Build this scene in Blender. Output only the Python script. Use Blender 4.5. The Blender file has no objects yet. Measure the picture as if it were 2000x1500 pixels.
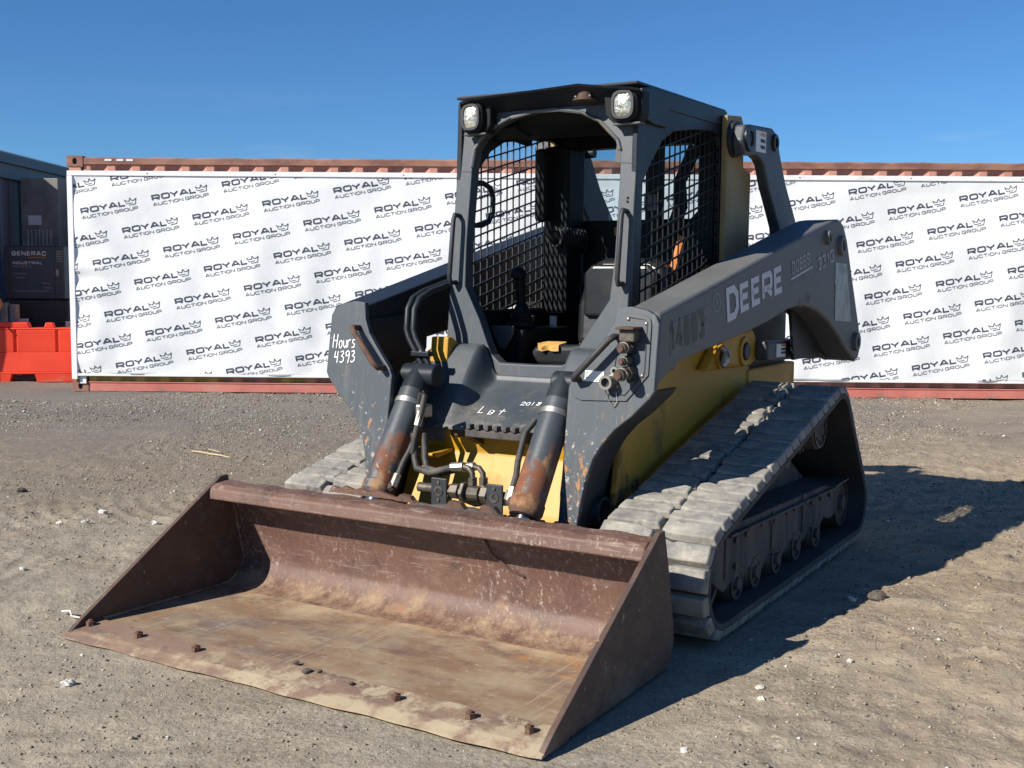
import bpy, bmesh, math, random
import numpy as np
from mathutils import Vector, Matrix

random.seed(7)
R = math.radians
scene = bpy.context.scene

# ------------------------------------------------------------------ camera
CAM_H = 1.26335
cd = bpy.data.cameras.new('camera')
cd.sensor_width = 36.0
cd.lens = 36.0 * 2223.46 / 2000.0
cd.clip_start = 0.05
cd.clip_end = 2000.0
cam = bpy.data.objects.new('camera', cd)
scene.collection.objects.link(cam)
cam.matrix_world = (Matrix.Translation((0, 0, CAM_H)) @ Matrix.Rotation(math.pi / 2 - 0.090527, 4, 'X')
                    @ Matrix.Rotation(0.00756, 4, 'Z'))
scene.camera = cam

# ------------------------------------------------------------------ sky and sun
SUN = Vector((-0.5526, -0.3604, 0.454)).normalized()
EL = math.asin(SUN.z)
AZ = math.atan2(SUN.x, SUN.y)
world = bpy.data.worlds.new('World')
scene.world = world
world.use_nodes = True
wn = world.node_tree
wn.nodes.clear()
w_out = wn.nodes.new('ShaderNodeOutputWorld')
w_bg = wn.nodes.new('ShaderNodeBackground')
w_bg.inputs['Strength'].default_value = 0.062
sky = wn.nodes.new('ShaderNodeTexSky')
sky.sky_type = 'NISHITA'
sky.sun_disc = False
sky.sun_elevation = EL
sky.sun_rotation = AZ
sky.altitude = 300
sky.air_density = 0.9
sky.dust_density = 0.0
sky.ozone_density = 4.0
# thin high cloud wisps
w_tc = wn.nodes.new('ShaderNodeTexCoord')
w_map = wn.nodes.new('ShaderNodeMapping')
w_map.inputs['Scale'].default_value = (2.2, 2.2, 16.0)
w_map.inputs['Location'].default_value = (4.3, 1.9, 0.6)
w_no = wn.nodes.new('ShaderNodeTexNoise')
w_no.inputs['Scale'].default_value = 1.6
w_no.inputs['Detail'].default_value = 6
w_no.inputs['Roughness'].default_value = 0.55
w_mr = wn.nodes.new('ShaderNodeMapRange')
w_mr.inputs['From Min'].default_value = 0.52
w_mr.inputs['From Max'].default_value = 0.85
w_mr.inputs['To Max'].default_value = 0.75
w_sep = wn.nodes.new('ShaderNodeSeparateXYZ')
w_mr2 = wn.nodes.new('ShaderNodeMapRange')
w_mr2.inputs['From Min'].default_value = 0.16
w_mr2.inputs['From Max'].default_value = 0.09
w_mul = wn.nodes.new('ShaderNodeMath')
w_mul.operation = 'MULTIPLY'
w_mix = wn.nodes.new('ShaderNodeMixRGB')
w_mix.inputs['Color2'].default_value = (6.5, 7.6, 8.8, 1)
w_tint = wn.nodes.new('ShaderNodeMixRGB')
w_tint.blend_type = 'MULTIPLY'
w_tint.inputs['Fac'].default_value = 1.0
w_tint.inputs['Color2'].default_value = (0.56, 0.93, 1.26, 1)
L_ = wn.links.new
L_(w_tc.outputs['Generated'], w_map.inputs['Vector'])
L_(w_map.outputs[0], w_no.inputs['Vector'])
L_(w_no.outputs['Fac'], w_mr.inputs['Value'])
L_(w_tc.outputs['Generated'], w_sep.inputs[0])
L_(w_sep.outputs['Z'], w_mr2.inputs['Value'])
L_(w_mr.outputs[0], w_mul.inputs[0])
L_(w_mr2.outputs[0], w_mul.inputs[1])
L_(sky.outputs[0], w_tint.inputs['Color1'])
L_(w_tint.outputs[0], w_mix.inputs['Color1'])
L_(w_mul.outputs[0], w_mix.inputs['Fac'])
L_(w_mix.outputs[0], w_bg.inputs['Color'])
L_(w_bg.outputs[0], w_out.inputs['Surface'])

sl = bpy.data.lights.new('sun', 'SUN')
sl.energy = 5.0
sl.angle = R(0.53)
sl.color = (1.0, 0.95, 0.87)
sun = bpy.data.objects.new('sun', sl)
sun.rotation_euler = SUN.to_track_quat('Z', 'Y').to_euler()
sun.location = SUN * 40
scene.collection.objects.link(sun)

scene.view_settings.view_transform = 'Standard'
scene.view_settings.look = 'None'
scene.view_settings.exposure = 0.5
scene.view_settings.gamma = 1.0
scene.view_settings.use_curve_mapping = False
scene.cycles.max_bounces = 6
scene.cycles.diffuse_bounces = 3
scene.cycles.use_denoising = True


# ------------------------------------------------------------------ helpers: materials
def new_mat(name):
    m = bpy.data.materials.new(name)
    m.use_nodes = True
    nt = m.node_tree
    nt.nodes.clear()
    out = nt.nodes.new('ShaderNodeOutputMaterial')
    b = nt.nodes.new('ShaderNodeBsdfPrincipled')
    nt.links.new(b.outputs[0], out.inputs['Surface'])
    return m, nt, b


def M(name, col, rough=0.6, metal=0.0, layers=(), bump=(), spec=None, alpha=None, coord='Object'):
    """Principled paint or metal with noise-masked layers of wear.
    layer: dict(c, s, lo, hi, st=(1,1,1), grad=(axis,a,b,amount), r, d, kind, off)"""
    m, nt, b = new_mat(name)
    N, K = nt.nodes.new, nt.links.new
    tc = N('ShaderNodeTexCoord')
    sep = N('ShaderNodeSeparateXYZ')
    K(tc.outputs['Object'], sep.inputs[0])
    if coord == 'Offset':
        oi = N('ShaderNodeObjectInfo')
        ad0 = N('ShaderNodeVectorMath')
        ad0.operation = 'MULTIPLY_ADD'
        cmb = N('ShaderNodeCombineXYZ')
        for k_ in range(3):
            K(oi.outputs['Random'], cmb.inputs[k_])
        K(cmb.outputs[0], ad0.inputs[0])
        ad0.inputs[1].default_value = (17.0, 23.0, 31.0)
        K(tc.outputs['Object'], ad0.inputs[2])
        src = ad0.outputs[0]
    else:
        src = tc.outputs[coord]
    b.inputs['Metallic'].default_value = metal
    b.inputs['Roughness'].default_value = rough
    if spec is not None:
        b.inputs['Specular IOR Level'].default_value = spec
    c = N('ShaderNodeRGB')
    c.outputs[0].default_value = (*col, 1)
    cur = c.outputs[0]
    rv = N('ShaderNodeValue')
    rv.outputs[0].default_value = rough
    rcur = rv.outputs[0]
    for i, L in enumerate(layers):
        mp = N('ShaderNodeMapping')
        mp.inputs['Scale'].default_value = L.get('st', (1, 1, 1))
        mp.inputs['Location'].default_value = (i * 3.1 + L.get('off', 0), i * 1.7, i * 2.3)
        mp.inputs['Rotation'].default_value = L.get('rot', (0, 0, 0))
        K(src, mp.inputs['Vector'])
        if L.get('kind') == 'voronoi':
            t = N('ShaderNodeTexVoronoi')
            t.inputs['Scale'].default_value = L['s']
            val = t.outputs['Distance']
        elif L.get('kind') == 'crack':
            t = N('ShaderNodeTexVoronoi')
            t.feature = 'DISTANCE_TO_EDGE'
            t.inputs['Scale'].default_value = L['s']
            val = t.outputs['Distance']
        else:
            t = N('ShaderNodeTexNoise')
            t.inputs['Scale'].default_value = L['s']
            t.inputs['Detail'].default_value = L.get('d', 6)
            t.inputs['Roughness'].default_value = L.get('dr', 0.62)
            val = t.outputs['Fac']
        K(mp.outputs[0], t.inputs['Vector'])
        for g in ([L['grad']] if 'grad' in L else []) + L.get('grads', []):
            ax, a, bb, amt = g
            gr = N('ShaderNodeMapRange')
            gr.inputs['From Min'].default_value = a
            gr.inputs['From Max'].default_value = bb
            gr.inputs['To Min'].default_value = -amt
            gr.inputs['To Max'].default_value = 0.0
            K(sep.outputs['XYZ'.index(ax)], gr.inputs['Value'])
            ad = N('ShaderNodeMath')
            ad.operation = 'ADD'
            K(val, ad.inputs[0])
            K(gr.outputs[0], ad.inputs[1])
            val = ad.outputs[0]
        mr = N('ShaderNodeMapRange')
        mr.inputs['From Min'].default_value = L['lo']
        mr.inputs['From Max'].default_value = L['hi']
        mr.inputs['To Max'].default_value = L.get('amt', 1.0)
        K(val, mr.inputs['Value'])
        fac = mr.outputs[0]
        if 'mk' in L:                      # patchy: only where a broad noise is high
            t2 = N('ShaderNodeTexNoise')
            t2.inputs['Scale'].default_value = L['mk'][0]
            t2.inputs['Detail'].default_value = 4
            K(mp.outputs[0], t2.inputs['Vector'])
            m2 = N('ShaderNodeMapRange')
            m2.inputs['From Min'].default_value = L['mk'][1]
            m2.inputs['From Max'].default_value = L['mk'][2]
            K(t2.outputs['Fac'], m2.inputs['Value'])
            ml = N('ShaderNodeMath')
            ml.operation = 'MULTIPLY'
            K(fac, ml.inputs[0])
            K(m2.outputs[0], ml.inputs[1])
            fac = ml.outputs[0]
        mx = N('ShaderNodeMixRGB')
        mx.inputs['Color2'].default_value = (*L['c'], 1)
        K(fac, mx.inputs['Fac'])
        K(cur, mx.inputs['Color1'])
        cur = mx.outputs[0]
        if 'r' in L:
            mm = N('ShaderNodeMix')
            mm.data_type = 'FLOAT'
            K(fac, mm.inputs['Factor'])
            K(rcur, mm.inputs['A'])
            mm.inputs['B'].default_value = L['r']
            rcur = mm.outputs['Result']
    K(cur, b.inputs['Base Color'])
    K(rcur, b.inputs['Roughness'])
    prev = None
    for (s, strength, dist) in bump:
        t = N('ShaderNodeTexNoise')
        t.inputs['Scale'].default_value = s
        t.inputs['Detail'].default_value = 5
        K(src, t.inputs['Vector'])
        bp = N('ShaderNodeBump')
        bp.inputs['Strength'].default_value = strength
        bp.inputs['Distance'].default_value = dist
        K(t.outputs['Fac'], bp.inputs['Height'])
        if prev:
            K(prev, bp.inputs['Normal'])
        prev = bp.outputs[0]
    if prev:
        K(prev, b.inputs['Normal'])
    return m


DUST = (0.17, 0.145, 0.11)
RUST = (0.16, 0.062, 0.026)
GREYC = (0.046, 0.056, 0.066)
MT = {}
MT['grey'] = M('grey_paint', GREYC, 0.5, 0.0, [
    dict(c=(0.070, 0.080, 0.087), s=2.2, lo=0.42, hi=0.75, r=0.62, d=9, dr=.7),
    dict(c=(0.17, 0.175, 0.175), s=9, st=(4, 22, 1.5), rot=(0.5, 0, 0), lo=0.62, hi=0.66, amt=.35, d=3, mk=(.25, .45, .6)),
    dict(c=(0.16, 0.165, 0.165), s=11, st=(4, 1.5, 24), rot=(-.35, 0, 0), lo=0.63, hi=0.67, amt=.35, d=3, mk=(.22, .45, .6)),
    dict(c=(0.15, 0.14, 0.12), s=3.2, st=(5, 9, .55), lo=0.53, hi=0.68, r=.85, amt=.42, d=7, dr=.7),
    dict(c=(0.115, 0.11, 0.098), s=2.6, st=(1, 1, .6), lo=0.54, hi=0.74, r=.85, amt=.4, d=10, dr=.8),
    dict(c=DUST, s=9, lo=0.58, hi=0.85, r=0.8, amt=0.45),
    dict(c=(0.028, 0.033, 0.038), s=14, lo=0.64, hi=0.8, amt=0.6)], [(70, 0.08, 0.002), (6, 0.1, 0.01)])
MT['grey_worn'] = M('grey_paint_chipped', GREYC, 0.5, 0.0, [
    dict(c=(0.070, 0.080, 0.087), s=2.2, lo=0.42, hi=0.75, r=0.62, d=9, dr=.7),
    dict(c=(0.17, 0.175, 0.175), s=9, st=(4, 22, 1.5), rot=(0.5, 0, 0), lo=0.62, hi=0.66, amt=.35, d=3, mk=(.25, .45, .6)),
    dict(c=(0.16, 0.165, 0.165), s=11, st=(4, 1.5, 24), rot=(-.35, 0, 0), lo=0.63, hi=0.67, amt=.35, d=3, mk=(.22, .45, .6)),
    dict(c=(0.15, 0.14, 0.12), s=3.2, st=(5, 9, .55), lo=0.53, hi=0.68, r=.85, amt=.42, d=7, dr=.7),
    dict(c=(0.115, 0.11, 0.098), s=2.6, st=(1, 1, .6), lo=0.54, hi=0.74, r=.85, amt=.4, d=10, dr=.8),
    dict(c=(0.19, 0.175, 0.15), s=11, lo=0.52, hi=0.70, r=0.8, grad=('Z', 1.0, 0.5, 0.12), amt=0.6, d=10, dr=.75),
    dict(c=(0.40, 0.36, 0.30), s=38, lo=0.575, hi=0.62, r=0.8, grad=('Z', 0.95, 0.5, 0.12), amt=0.85),
    dict(c=RUST, s=9, lo=0.535, hi=0.60, r=0.85, grad=('Z', 0.85, 0.38, 0.20)),
    dict(c=(0.40, 0.19, 0.07), s=26, st=(1, 1, .5), lo=0.56, hi=0.63, r=0.85, grad=('Z', 0.86, 0.58, 0.16)),
    dict(c=(0.36, 0.155, 0.05), s=7, lo=0.545, hi=0.60, r=0.85, grads=[('Z', 0.92, 0.80, 0.2), ('Y', -0.62, -0.72, 0.3)]),
    dict(c=(0.62, 0.60, 0.55), s=75, lo=0.655, hi=0.685, grad=('Z', 1.15, 0.5, 0.07))],
    [(70, 0.1, 0.002), (6, 0.1, 0.01)])
MT['grey_arm'] = M('grey_arm_paint', (0.108, 0.110, 0.106), 0.55, 0.0, [
    dict(c=(0.150, 0.148, 0.138), s=1.8, lo=0.40, hi=0.72, r=0.65),
    dict(c=(0.15, 0.14, 0.12), s=7, st=(1, 1, 3), lo=0.56, hi=0.9, r=0.8, amt=0.5),
    dict(c=(0.045, 0.05, 0.052), s=5, st=(1, 1, 6), lo=0.60, hi=0.72, amt=0.5),
    dict(c=(0.3, 0.28, 0.25), s=60, lo=0.72, hi=0.76)], [(80, 0.08, 0.002), (5, 0.08, 0.01)])
MT['cyl'] = M('cylinder_paint_rusted', (0.045, 0.053, 0.06), 0.45, 0.0, [
    dict(c=(0.08, 0.09, 0.095), s=3, lo=0.45, hi=0.75),
    dict(c=(0.17, 0.06, 0.025), s=8, st=(1, 1, .55), lo=0.46, hi=0.56, r=0.85, grad=('Z', 0.80, 0.60, 0.20)),
    dict(c=(0.34, 0.20, 0.095), s=18, st=(1, 1, .6), lo=0.44, hi=0.62, r=0.9, grad=('Z', 0.70, 0.46, 0.22)),
    dict(c=(0.45, 0.40, 0.32), s=40, lo=0.62, hi=0.68, r=0.9, grad=('Z', 0.70, 0.50, 0.12)),
    dict(c=(0.13, 0.075, 0.045), s=5, lo=0.40, hi=0.5, r=0.85, grad=('Z', 0.50, 0.44, 0.3))],
    [(60, 0.2, 0.003)])
MT['dark'] = M('dark_steel', (0.022, 0.025, 0.029), 0.55, 0.0, [
    dict(c=(0.07, 0.062, 0.05), s=6, lo=0.5, hi=0.8, r=0.8, amt=0.7)], [(60, 0.1, 0.003)])
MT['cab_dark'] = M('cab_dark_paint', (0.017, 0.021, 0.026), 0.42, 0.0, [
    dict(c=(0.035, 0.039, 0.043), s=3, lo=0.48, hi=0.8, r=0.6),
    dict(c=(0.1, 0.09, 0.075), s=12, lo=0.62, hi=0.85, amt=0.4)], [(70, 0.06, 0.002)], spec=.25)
MT['interior'] = M('interior_black', (0.010, 0.011, 0.012), 0.6, 0.0, [
    dict(c=(0.03, 0.027, 0.023), s=7, lo=0.58, hi=0.85, r=0.85, amt=0.6)], [(30, 0.1, 0.004)], spec=.2)
MT['vinyl'] = M('black_vinyl', (0.014, 0.015, 0.016), 0.33, 0.0, [
    dict(c=(0.045, 0.042, 0.036), s=5, lo=0.5, hi=0.8, r=0.6, amt=0.5)], [(120, 0.1, 0.001), (9, 0.25, 0.01)])
MT['foam'] = M('torn_foam', (0.62, 0.36, 0.10), 0.95, 0.0, [dict(c=(0.35, 0.18, 0.05), s=30, lo=0.5, hi=0.7)], [(60, 0.5, 0.01)])
MT['yellow'] = M('yellow_paint', (0.52, 0.27, 0.012), 0.5, 0.0, [
    dict(c=(0.42, 0.215, 0.014), s=4, lo=0.45, hi=0.75),
    dict(c=(0.22, 0.15, 0.07), s=5, lo=0.56, hi=0.78, r=0.85, amt=0.55),
    dict(c=(0.05, 0.04, 0.03), s=26, lo=0.70, hi=0.76, r=0.8)], [(60, 0.05, 0.002)])
MT['yellow_dirty'] = M('yellow_paint_grimy', (0.50, 0.265, 0.018), 0.55, 0.0, [
    dict(c=(0.40, 0.215, 0.02), s=3, lo=0.4, hi=0.7),
    dict(c=(0.09, 0.065, 0.04), s=4, st=(1, 1, 0.6), lo=0.48, hi=0.66, r=0.9, grad=('Z', 1.0, 0.45, 0.2)),
    dict(c=(0.03, 0.026, 0.022), s=7, lo=0.42, hi=0.56, r=0.9, grad=('Z', 0.62, 0.40, 0.25))], [(60, 0.08, 0.003)])
MT['post'] = M('faded_yellow_paint', (0.33, 0.23, 0.09), 0.6, 0.0, [
    dict(c=(0.22, 0.15, 0.07), s=6, lo=0.45, hi=0.75),
    dict(c=(0.05, 0.04, 0.03), s=22, lo=0.68, hi=0.74)], [(50, 0.08, 0.003)])
MT['rubber'] = M('track_rubber', (0.030, 0.031, 0.033), 0.75, 0.0, [
    dict(c=(0.12, 0.11, 0.095), s=3, lo=0.46, hi=0.8, amt=0.75)], [(40, 0.2, 0.004)])
MT['lug'] = M('dusty_track_rubber', (0.29, 0.27, 0.23), 0.85, 0.0, [
    dict(c=(0.16, 0.155, 0.145), s=9, st=(1, 0.85, 1), lo=0.44, hi=0.62, d=10, dr=.75),
    dict(c=(0.46, 0.42, 0.34), s=10, st=(1, 0.9, 1), lo=0.50, hi=0.70, amt=0.85, d=9, dr=.7),
    dict(c=(0.08, 0.08, 0.08), s=20, st=(1, 0.7, 1), lo=0.62, hi=0.70, amt=0.7, d=9, dr=.75),
    dict(c=(0.33, 0.26, 0.17), s=7, lo=0.58, hi=0.70, amt=0.5)], [(60, 0.4, 0.004), (14, 0.3, 0.010)], coord='Offset')
MT['under'] = M('undercarriage_mud', (0.105, 0.088, 0.078), 0.85, 0.0, [
    dict(c=(0.045, 0.042, 0.042), s=5, st=(2.5, 1, 0.5), lo=0.45, hi=0.65),
    dict(c=(0.19, 0.165, 0.135), s=8, st=(3, 1, 0.6), lo=0.56, hi=0.8, amt=0.7)], [(30, 0.3, 0.006)])
MT['roller'] = M('worn_roller_steel', (0.06, 0.058, 0.056), 0.55, 0.3, [
    dict(c=(0.14, 0.125, 0.105), s=9, lo=0.45, hi=0.75)], [(40, 0.15, 0.004)])
MT['bucket'] = M('bucket_rust', (0.112, 0.053, 0.038), 0.6, 0.0, [
    dict(c=(0.150, 0.080, 0.050), s=2.3, lo=0.42, hi=0.66, d=10, dr=.72),
    dict(c=(0.060, 0.032, 0.025), s=6, lo=0.52, hi=0.66, amt=0.8, d=10, dr=.75),
    dict(c=(0.24, 0.17, 0.135), s=9, st=(1, 0.7, .8), lo=0.52, hi=0.74, r=0.85, amt=0.6, d=10, dr=.8),
    dict(c=(0.30, 0.23, 0.19), s=6, st=(1, 1.2, 14), rot=(.9, 0, 0), lo=0.58, hi=0.66, r=.7, amt=.55, d=5, mk=(.5, .42, .6)),
    dict(c=(0.48, 0.40, 0.33), s=62, st=(1, 0.9, 0.6), lo=0.55, hi=0.64, r=0.85, amt=0.6, dr=.8, mk=(2.6, .38, .58)),
    dict(c=(0.52, 0.46, 0.40), s=28, st=(1, 1.0, 0.7), lo=0.615, hi=0.67, r=0.85, amt=0.9, dr=.85, mk=(3.4, .38, .56)),
    dict(c=(0.36, 0.25, 0.15), s=6, lo=0.42, hi=0.62, r=0.9, grad=('Z', 0.17, 0.04, 0.26), amt=0.85, d=10, dr=.78),
    dict(c=(0.34, 0.15, 0.055), s=5.0, st=(2, 0.8, 1), lo=0.56, hi=0.72, r=0.9, grad=('Z', 0.12, 0.04, 0.25), amt=0.7, d=10, dr=.75)],
    [(45, 0.2, 0.004), (9, 0.12, 0.008)])
MT['bucket_floor'] = M('bucket_floor_worn_steel', (0.25, 0.155, 0.090), 0.62, 0.0, [
    dict(c=(0.36, 0.27, 0.17), s=3.5, st=(1.6, 0.8, 1), lo=0.42, hi=0.64, d=10, dr=.72),
    dict(c=(0.145, 0.088, 0.070), s=4.5, st=(1.6, 0.9, 1), lo=0.50, hi=0.66, amt=0.9, d=10, dr=.74),
    dict(c=(0.24, 0.225, 0.20), s=3.6, st=(1.5, 0.9, 1), lo=0.52, hi=0.70, r=0.5, amt=0.8, d=10, dr=.74),
    dict(c=(0.42, 0.185, 0.055), s=3.4, st=(1.7, 0.8, 1), lo=0.55, hi=0.68, d=10, dr=.75, r=0.85, grad=('X', -0.3, -0.66, 0.10)),
    dict(c=(0.42, 0.31, 0.185), s=4, lo=0.42, hi=0.6, r=0.9, grad=('X', -0.58, -0.72, 0.22)),
    dict(c=(0.42, 0.34, 0.25), s=5, st=(.7, 16, 1), lo=0.56, hi=0.64, r=.55, amt=.55, d=6, mk=(.35, .42, .58)),
    dict(c=(0.12, 0.08, 0.06), s=6, st=(.6, 18, 1), rot=(0, 0, .12), lo=0.58, hi=0.66, r=.7, amt=.5, d=6, mk=(.3, .44, .6)),
    dict(c=(0.46, 0.39, 0.30), s=36, st=(1.6, 0.6, 1), lo=0.60, hi=0.70, r=0.85, amt=0.6)],
    [(40, 0.12, 0.003), (7, 0.1, 0.006)])
MT['edge'] = M('cutting_edge_sandy', (0.23, 0.15, 0.105), 0.7, 0.0, [
    dict(c=(0.15, 0.095, 0.075), s=5, st=(1, 0.7, 1), lo=0.45, hi=0.62),
    dict(c=(0.30, 0.20, 0.12), s=14, st=(2, .4, 1), lo=0.45, hi=0.65, amt=.8),
    dict(c=(0.37, 0.29, 0.185), s=7, st=(1.2, 1.0, 1), lo=0.46, hi=0.56, r=0.95, grads=[('X', -0.15, -0.03, 0.20), ('Y', -.95, -.3, .08)]),
    dict(c=(0.40, 0.315, 0.205), s=5, st=(1, 1, 1), lo=0.50, hi=0.57, d=10, dr=.75, r=0.95, grad=('Y', -.6, -.1, .2)),
    dict(c=(0.14, 0.095, 0.075), s=30, st=(1, .6, 1), lo=0.60, hi=0.68, amt=.7)], [(40, 0.3, 0.005), (14, .25, .008)])
MT['plate_side'] = M('bucket_side_rust', (0.105, 0.058, 0.036), 0.68, 0.0, [
    dict(c=(0.062, 0.040, 0.032), s=3, lo=0.42, hi=0.62, d=10, dr=.75),
    dict(c=(0.19, 0.135, 0.11), s=14, lo=0.50, hi=0.74, r=0.85, amt=0.7, d=10, dr=.8),
    dict(c=(0.40, 0.34, 0.29), s=46, st=(1, 1, .5), lo=0.66, hi=0.70, amt=.7),
    dict(c=(0.22, 0.165, 0.13), s=5, lo=0.52, hi=0.70, r=0.9, grad=('Z', 0.25, 0.0, 0.16), amt=0.7)],
    [(60, 0.15, 0.003), (9, 0.12, 0.008)])
MT['bolt'] = M('rusty_bolt', (0.17, 0.095, 0.06), 0.8, 0.2, [dict(c=(0.09, 0.045, 0.03), s=40, lo=0.45, hi=0.6)], [(90, 0.2, 0.002)])
MT['rusty'] = M('rusty_iron', (0.12, 0.06, 0.04), 0.8, 0.1, [dict(c=(0.045, 0.035, 0.03), s=20, lo=0.45, hi=0.65)], [(60, 0.25, 0.003)])
MT['chrome'] = M('steel_rod', (0.55, 0.56, 0.58), 0.22, 1.0)
MT['galv'] = M('galvanised_fitting', (0.42, 0.40, 0.36), 0.42, 0.85, [dict(c=(0.16, 0.11, 0.07), s=30, lo=0.5, hi=0.7, r=0.8)])
MT['fitting'] = M('grimy_fitting', (0.13, 0.11, 0.085), 0.55, 0.5, [dict(c=(0.05, 0.045, 0.04), s=30, lo=0.45, hi=0.65), dict(c=(0.3, 0.24, 0.15), s=18, lo=0.6, hi=0.75, r=0.8)])
MT['hose'] = M('rubber_hose', (0.035, 0.034, 0.033), 0.6, 0.0, [dict(c=(0.15, 0.125, 0.095), s=9, lo=0.5, hi=0.72, r=0.9, amt=0.8)])
MT['lens'] = M('headlight_lens', (0.72, 0.70, 0.58), 0.12, 0.55, [dict(c=(0.35, 0.34, 0.28), s=45, st=(1, 0.5, 2.2), lo=0.45, hi=0.62, d=2)], [(55, 0.8, 0.01)])
MT['white_decal'] = M('white_decal', (0.56, 0.57, 0.60), 0.6, 0.0, [dict(c=(0.25, 0.25, 0.25), s=24, lo=0.60, hi=0.72, amt=0.6)])
MT['pale_decal'] = M('faded_decal', (0.34, 0.345, 0.35), 0.6, 0.0, [dict(c=(0.14, 0.145, 0.15), s=30, lo=0.5, hi=0.68)])
MT['ghost_decal'] = M('ghost_decal', (0.165, 0.16, 0.145), 0.65, 0.0, [dict(c=(0.12, 0.12, 0.115), s=20, lo=0.45, hi=0.65)])
MT['ghost_digit'] = M('ghost_digit', (0.085, 0.083, 0.078), 0.65, 0.0, [dict(c=(0.085, 0.085, 0.08), s=20, lo=0.5, hi=0.65)])
MT['reflector'] = M('peeling_silver_sticker', (0.27, 0.275, 0.285), 0.4, 0.2, [dict(c=(0.13, 0.135, 0.14), s=12, st=(1, 1, 0.6), lo=0.50, hi=0.62), dict(c=(0.45, 0.45, 0.46), s=20, lo=0.64, hi=0.7)])
MT['chalk'] = M('white_paint_marker', (0.78, 0.78, 0.76), 0.8)
MT['sticker'] = M('white_sticker', (0.72, 0.73, 0.70), 0.5, 0.0, [dict(c=(0.2, 0.2, 0.2), s=60, lo=0.64, hi=0.68)])
MT['sticker_orange'] = M('orange_sticker', (0.65, 0.24, 0.03), 0.5)
MT['black_print'] = M('black_print', (0.02, 0.02, 0.022), 0.6)
MT['orange_belt'] = M('orange_webbing', (0.62, 0.20, 0.05), 0.75, 0.0, [dict(c=(0.4, 0.12, 0.03), s=30, lo=0.5, hi=0.7)])
MT['straw'] = M('dry_straw', (0.52, 0.42, 0.24), 0.9)
MT['clod'] = M('dry_mud', (0.11, 0.085, 0.06), 0.95, 0.0, [dict(c=(0.24, 0.20, 0.14), s=20, lo=0.5, hi=0.7)], [(40, 0.4, 0.006)])
MT['box_rust'] = M('container_paint', (0.52, 0.245, 0.18), 0.7, 0.0, [
    dict(c=(0.45, 0.20, 0.145), s=0.8, lo=0.42, hi=0.65),
    dict(c=(0.56, 0.30, 0.22), s=2.5, st=(1, 1, 0.2), lo=0.52, hi=0.72, amt=0.7),
    dict(c=(0.16, 0.07, 0.05), s=3.5, st=(1.2, 1, 0.12), lo=0.55, hi=0.7, grad=('Z', 2.1, 2.48, 0.12), amt=0.85),
    dict(c=(0.50, 0.36, 0.08), s=0.7, lo=0.44, hi=0.52, grads=[('Z', 0.6, 0.2, 0.3), ('X', 4.5, 1.5, 0.3)])], [(40, 0.1, 0.004)])
MT['box_rail'] = M('container_top_rail', (0.30, 0.15, 0.10), 0.75, 0.0, [
    dict(c=(0.19, 0.085, 0.062), s=2.4, st=(1, 1, 2), lo=0.42, hi=0.60),
    dict(c=(0.46, 0.22, 0.16), s=5, st=(0.6, 1, 1), lo=0.56, hi=0.72, amt=0.7)], [(50, 0.2, 0.005)])
MT['box_red'] = M('container_bottom_rail', (0.56, 0.19, 0.15), 0.7, 0.0, [
    dict(c=(0.45, 0.12, 0.09), s=1.5, lo=0.42, hi=0.66),
    dict(c=(0.50, 0.28, 0.22), s=6, st=(0.5, 1, 1), lo=0.56, hi=0.75, amt=0.6),
    dict(c=(0.2, 0.17, 0.14), s=8, lo=0.5, hi=0.6, grad=('Z', 0.09, 0.0, 0.2), amt=0.8)], [(50, 0.1, 0.004)])
MT['white_bar'] = M('white_painted_timber', (0.80, 0.79, 0.77), 0.6, 0.0, [
    dict(c=(0.5, 0.47, 0.43), s=9, st=(0.6, 1, 1), lo=0.58, hi=0.78, amt=0.6),
    dict(c=(0.25, 0.18, 0.14), s=26, lo=0.72, hi=0.76)], [(40, 0.1, 0.003)])
MT['banner'] = M('white_banner_fabric', (0.79, 0.80, 0.79), 0.75, 0.0, [
    dict(c=(0.73, 0.745, 0.74), s=1.2, st=(1, 1, 0.5), lo=0.45, hi=0.7)], [(160, 0.06, 0.002), (4, 0.32, 0.016)])
MT['ink'] = M('navy_ink', (0.055, 0.060, 0.095), 0.7)
MT['ink_grey'] = M('grey_ink', (0.15, 0.16, 0.185), 0.7)
MT['orange'] = M('orange_plastic', (0.80, 0.060, 0.018), 0.5, 0.0, [
    dict(c=(0.66, 0.040, 0.014), s=1.6, lo=0.42, hi=0.7),
    dict(c=(0.45, 0.16, 0.09), s=7, lo=0.62, hi=0.82, r=0.8, amt=0.5),
    dict(c=(0.35, 0.2, 0.13), s=4, lo=0.52, hi=0.68, r=0.9, grad=('Z', 0.22, 0.02, 0.2), amt=0.7)], [(30, 0.06, 0.004)])
MT['shed'] = M('blue_grey_siding', (0.12, 0.155, 0.19), 0.55, 0.0, [dict(c=(0.15, 0.185, 0.215), s=0.9, st=(1, 1, 0.4), lo=0.4, hi=0.7)])
MT['shed_trim'] = M('dark_trim', (0.07, 0.095, 0.11), 0.5)
MT['cabinet'] = M('beige_grey_cabinet', (0.22, 0.225, 0.20), 0.6, 0.0, [dict(c=(0.09, 0.095, 0.09), s=2, lo=0.4, hi=0.7)])
MT['cabinet_light'] = M('grey_cabinet', (0.42, 0.43, 0.43), 0.6, 0.0, [dict(c=(0.16, 0.17, 0.17), s=2, lo=0.4, hi=0.7)])
MT['genset'] = M('black_genset_paint', (0.028, 0.032, 0.042), 0.4)
MT['grey_text'] = M('grey_lettering', (0.5, 0.51, 0.55), 0.6)
MT['dim_text'] = M('dim_lettering', (0.15, 0.16, 0.18), 0.6)
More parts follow.
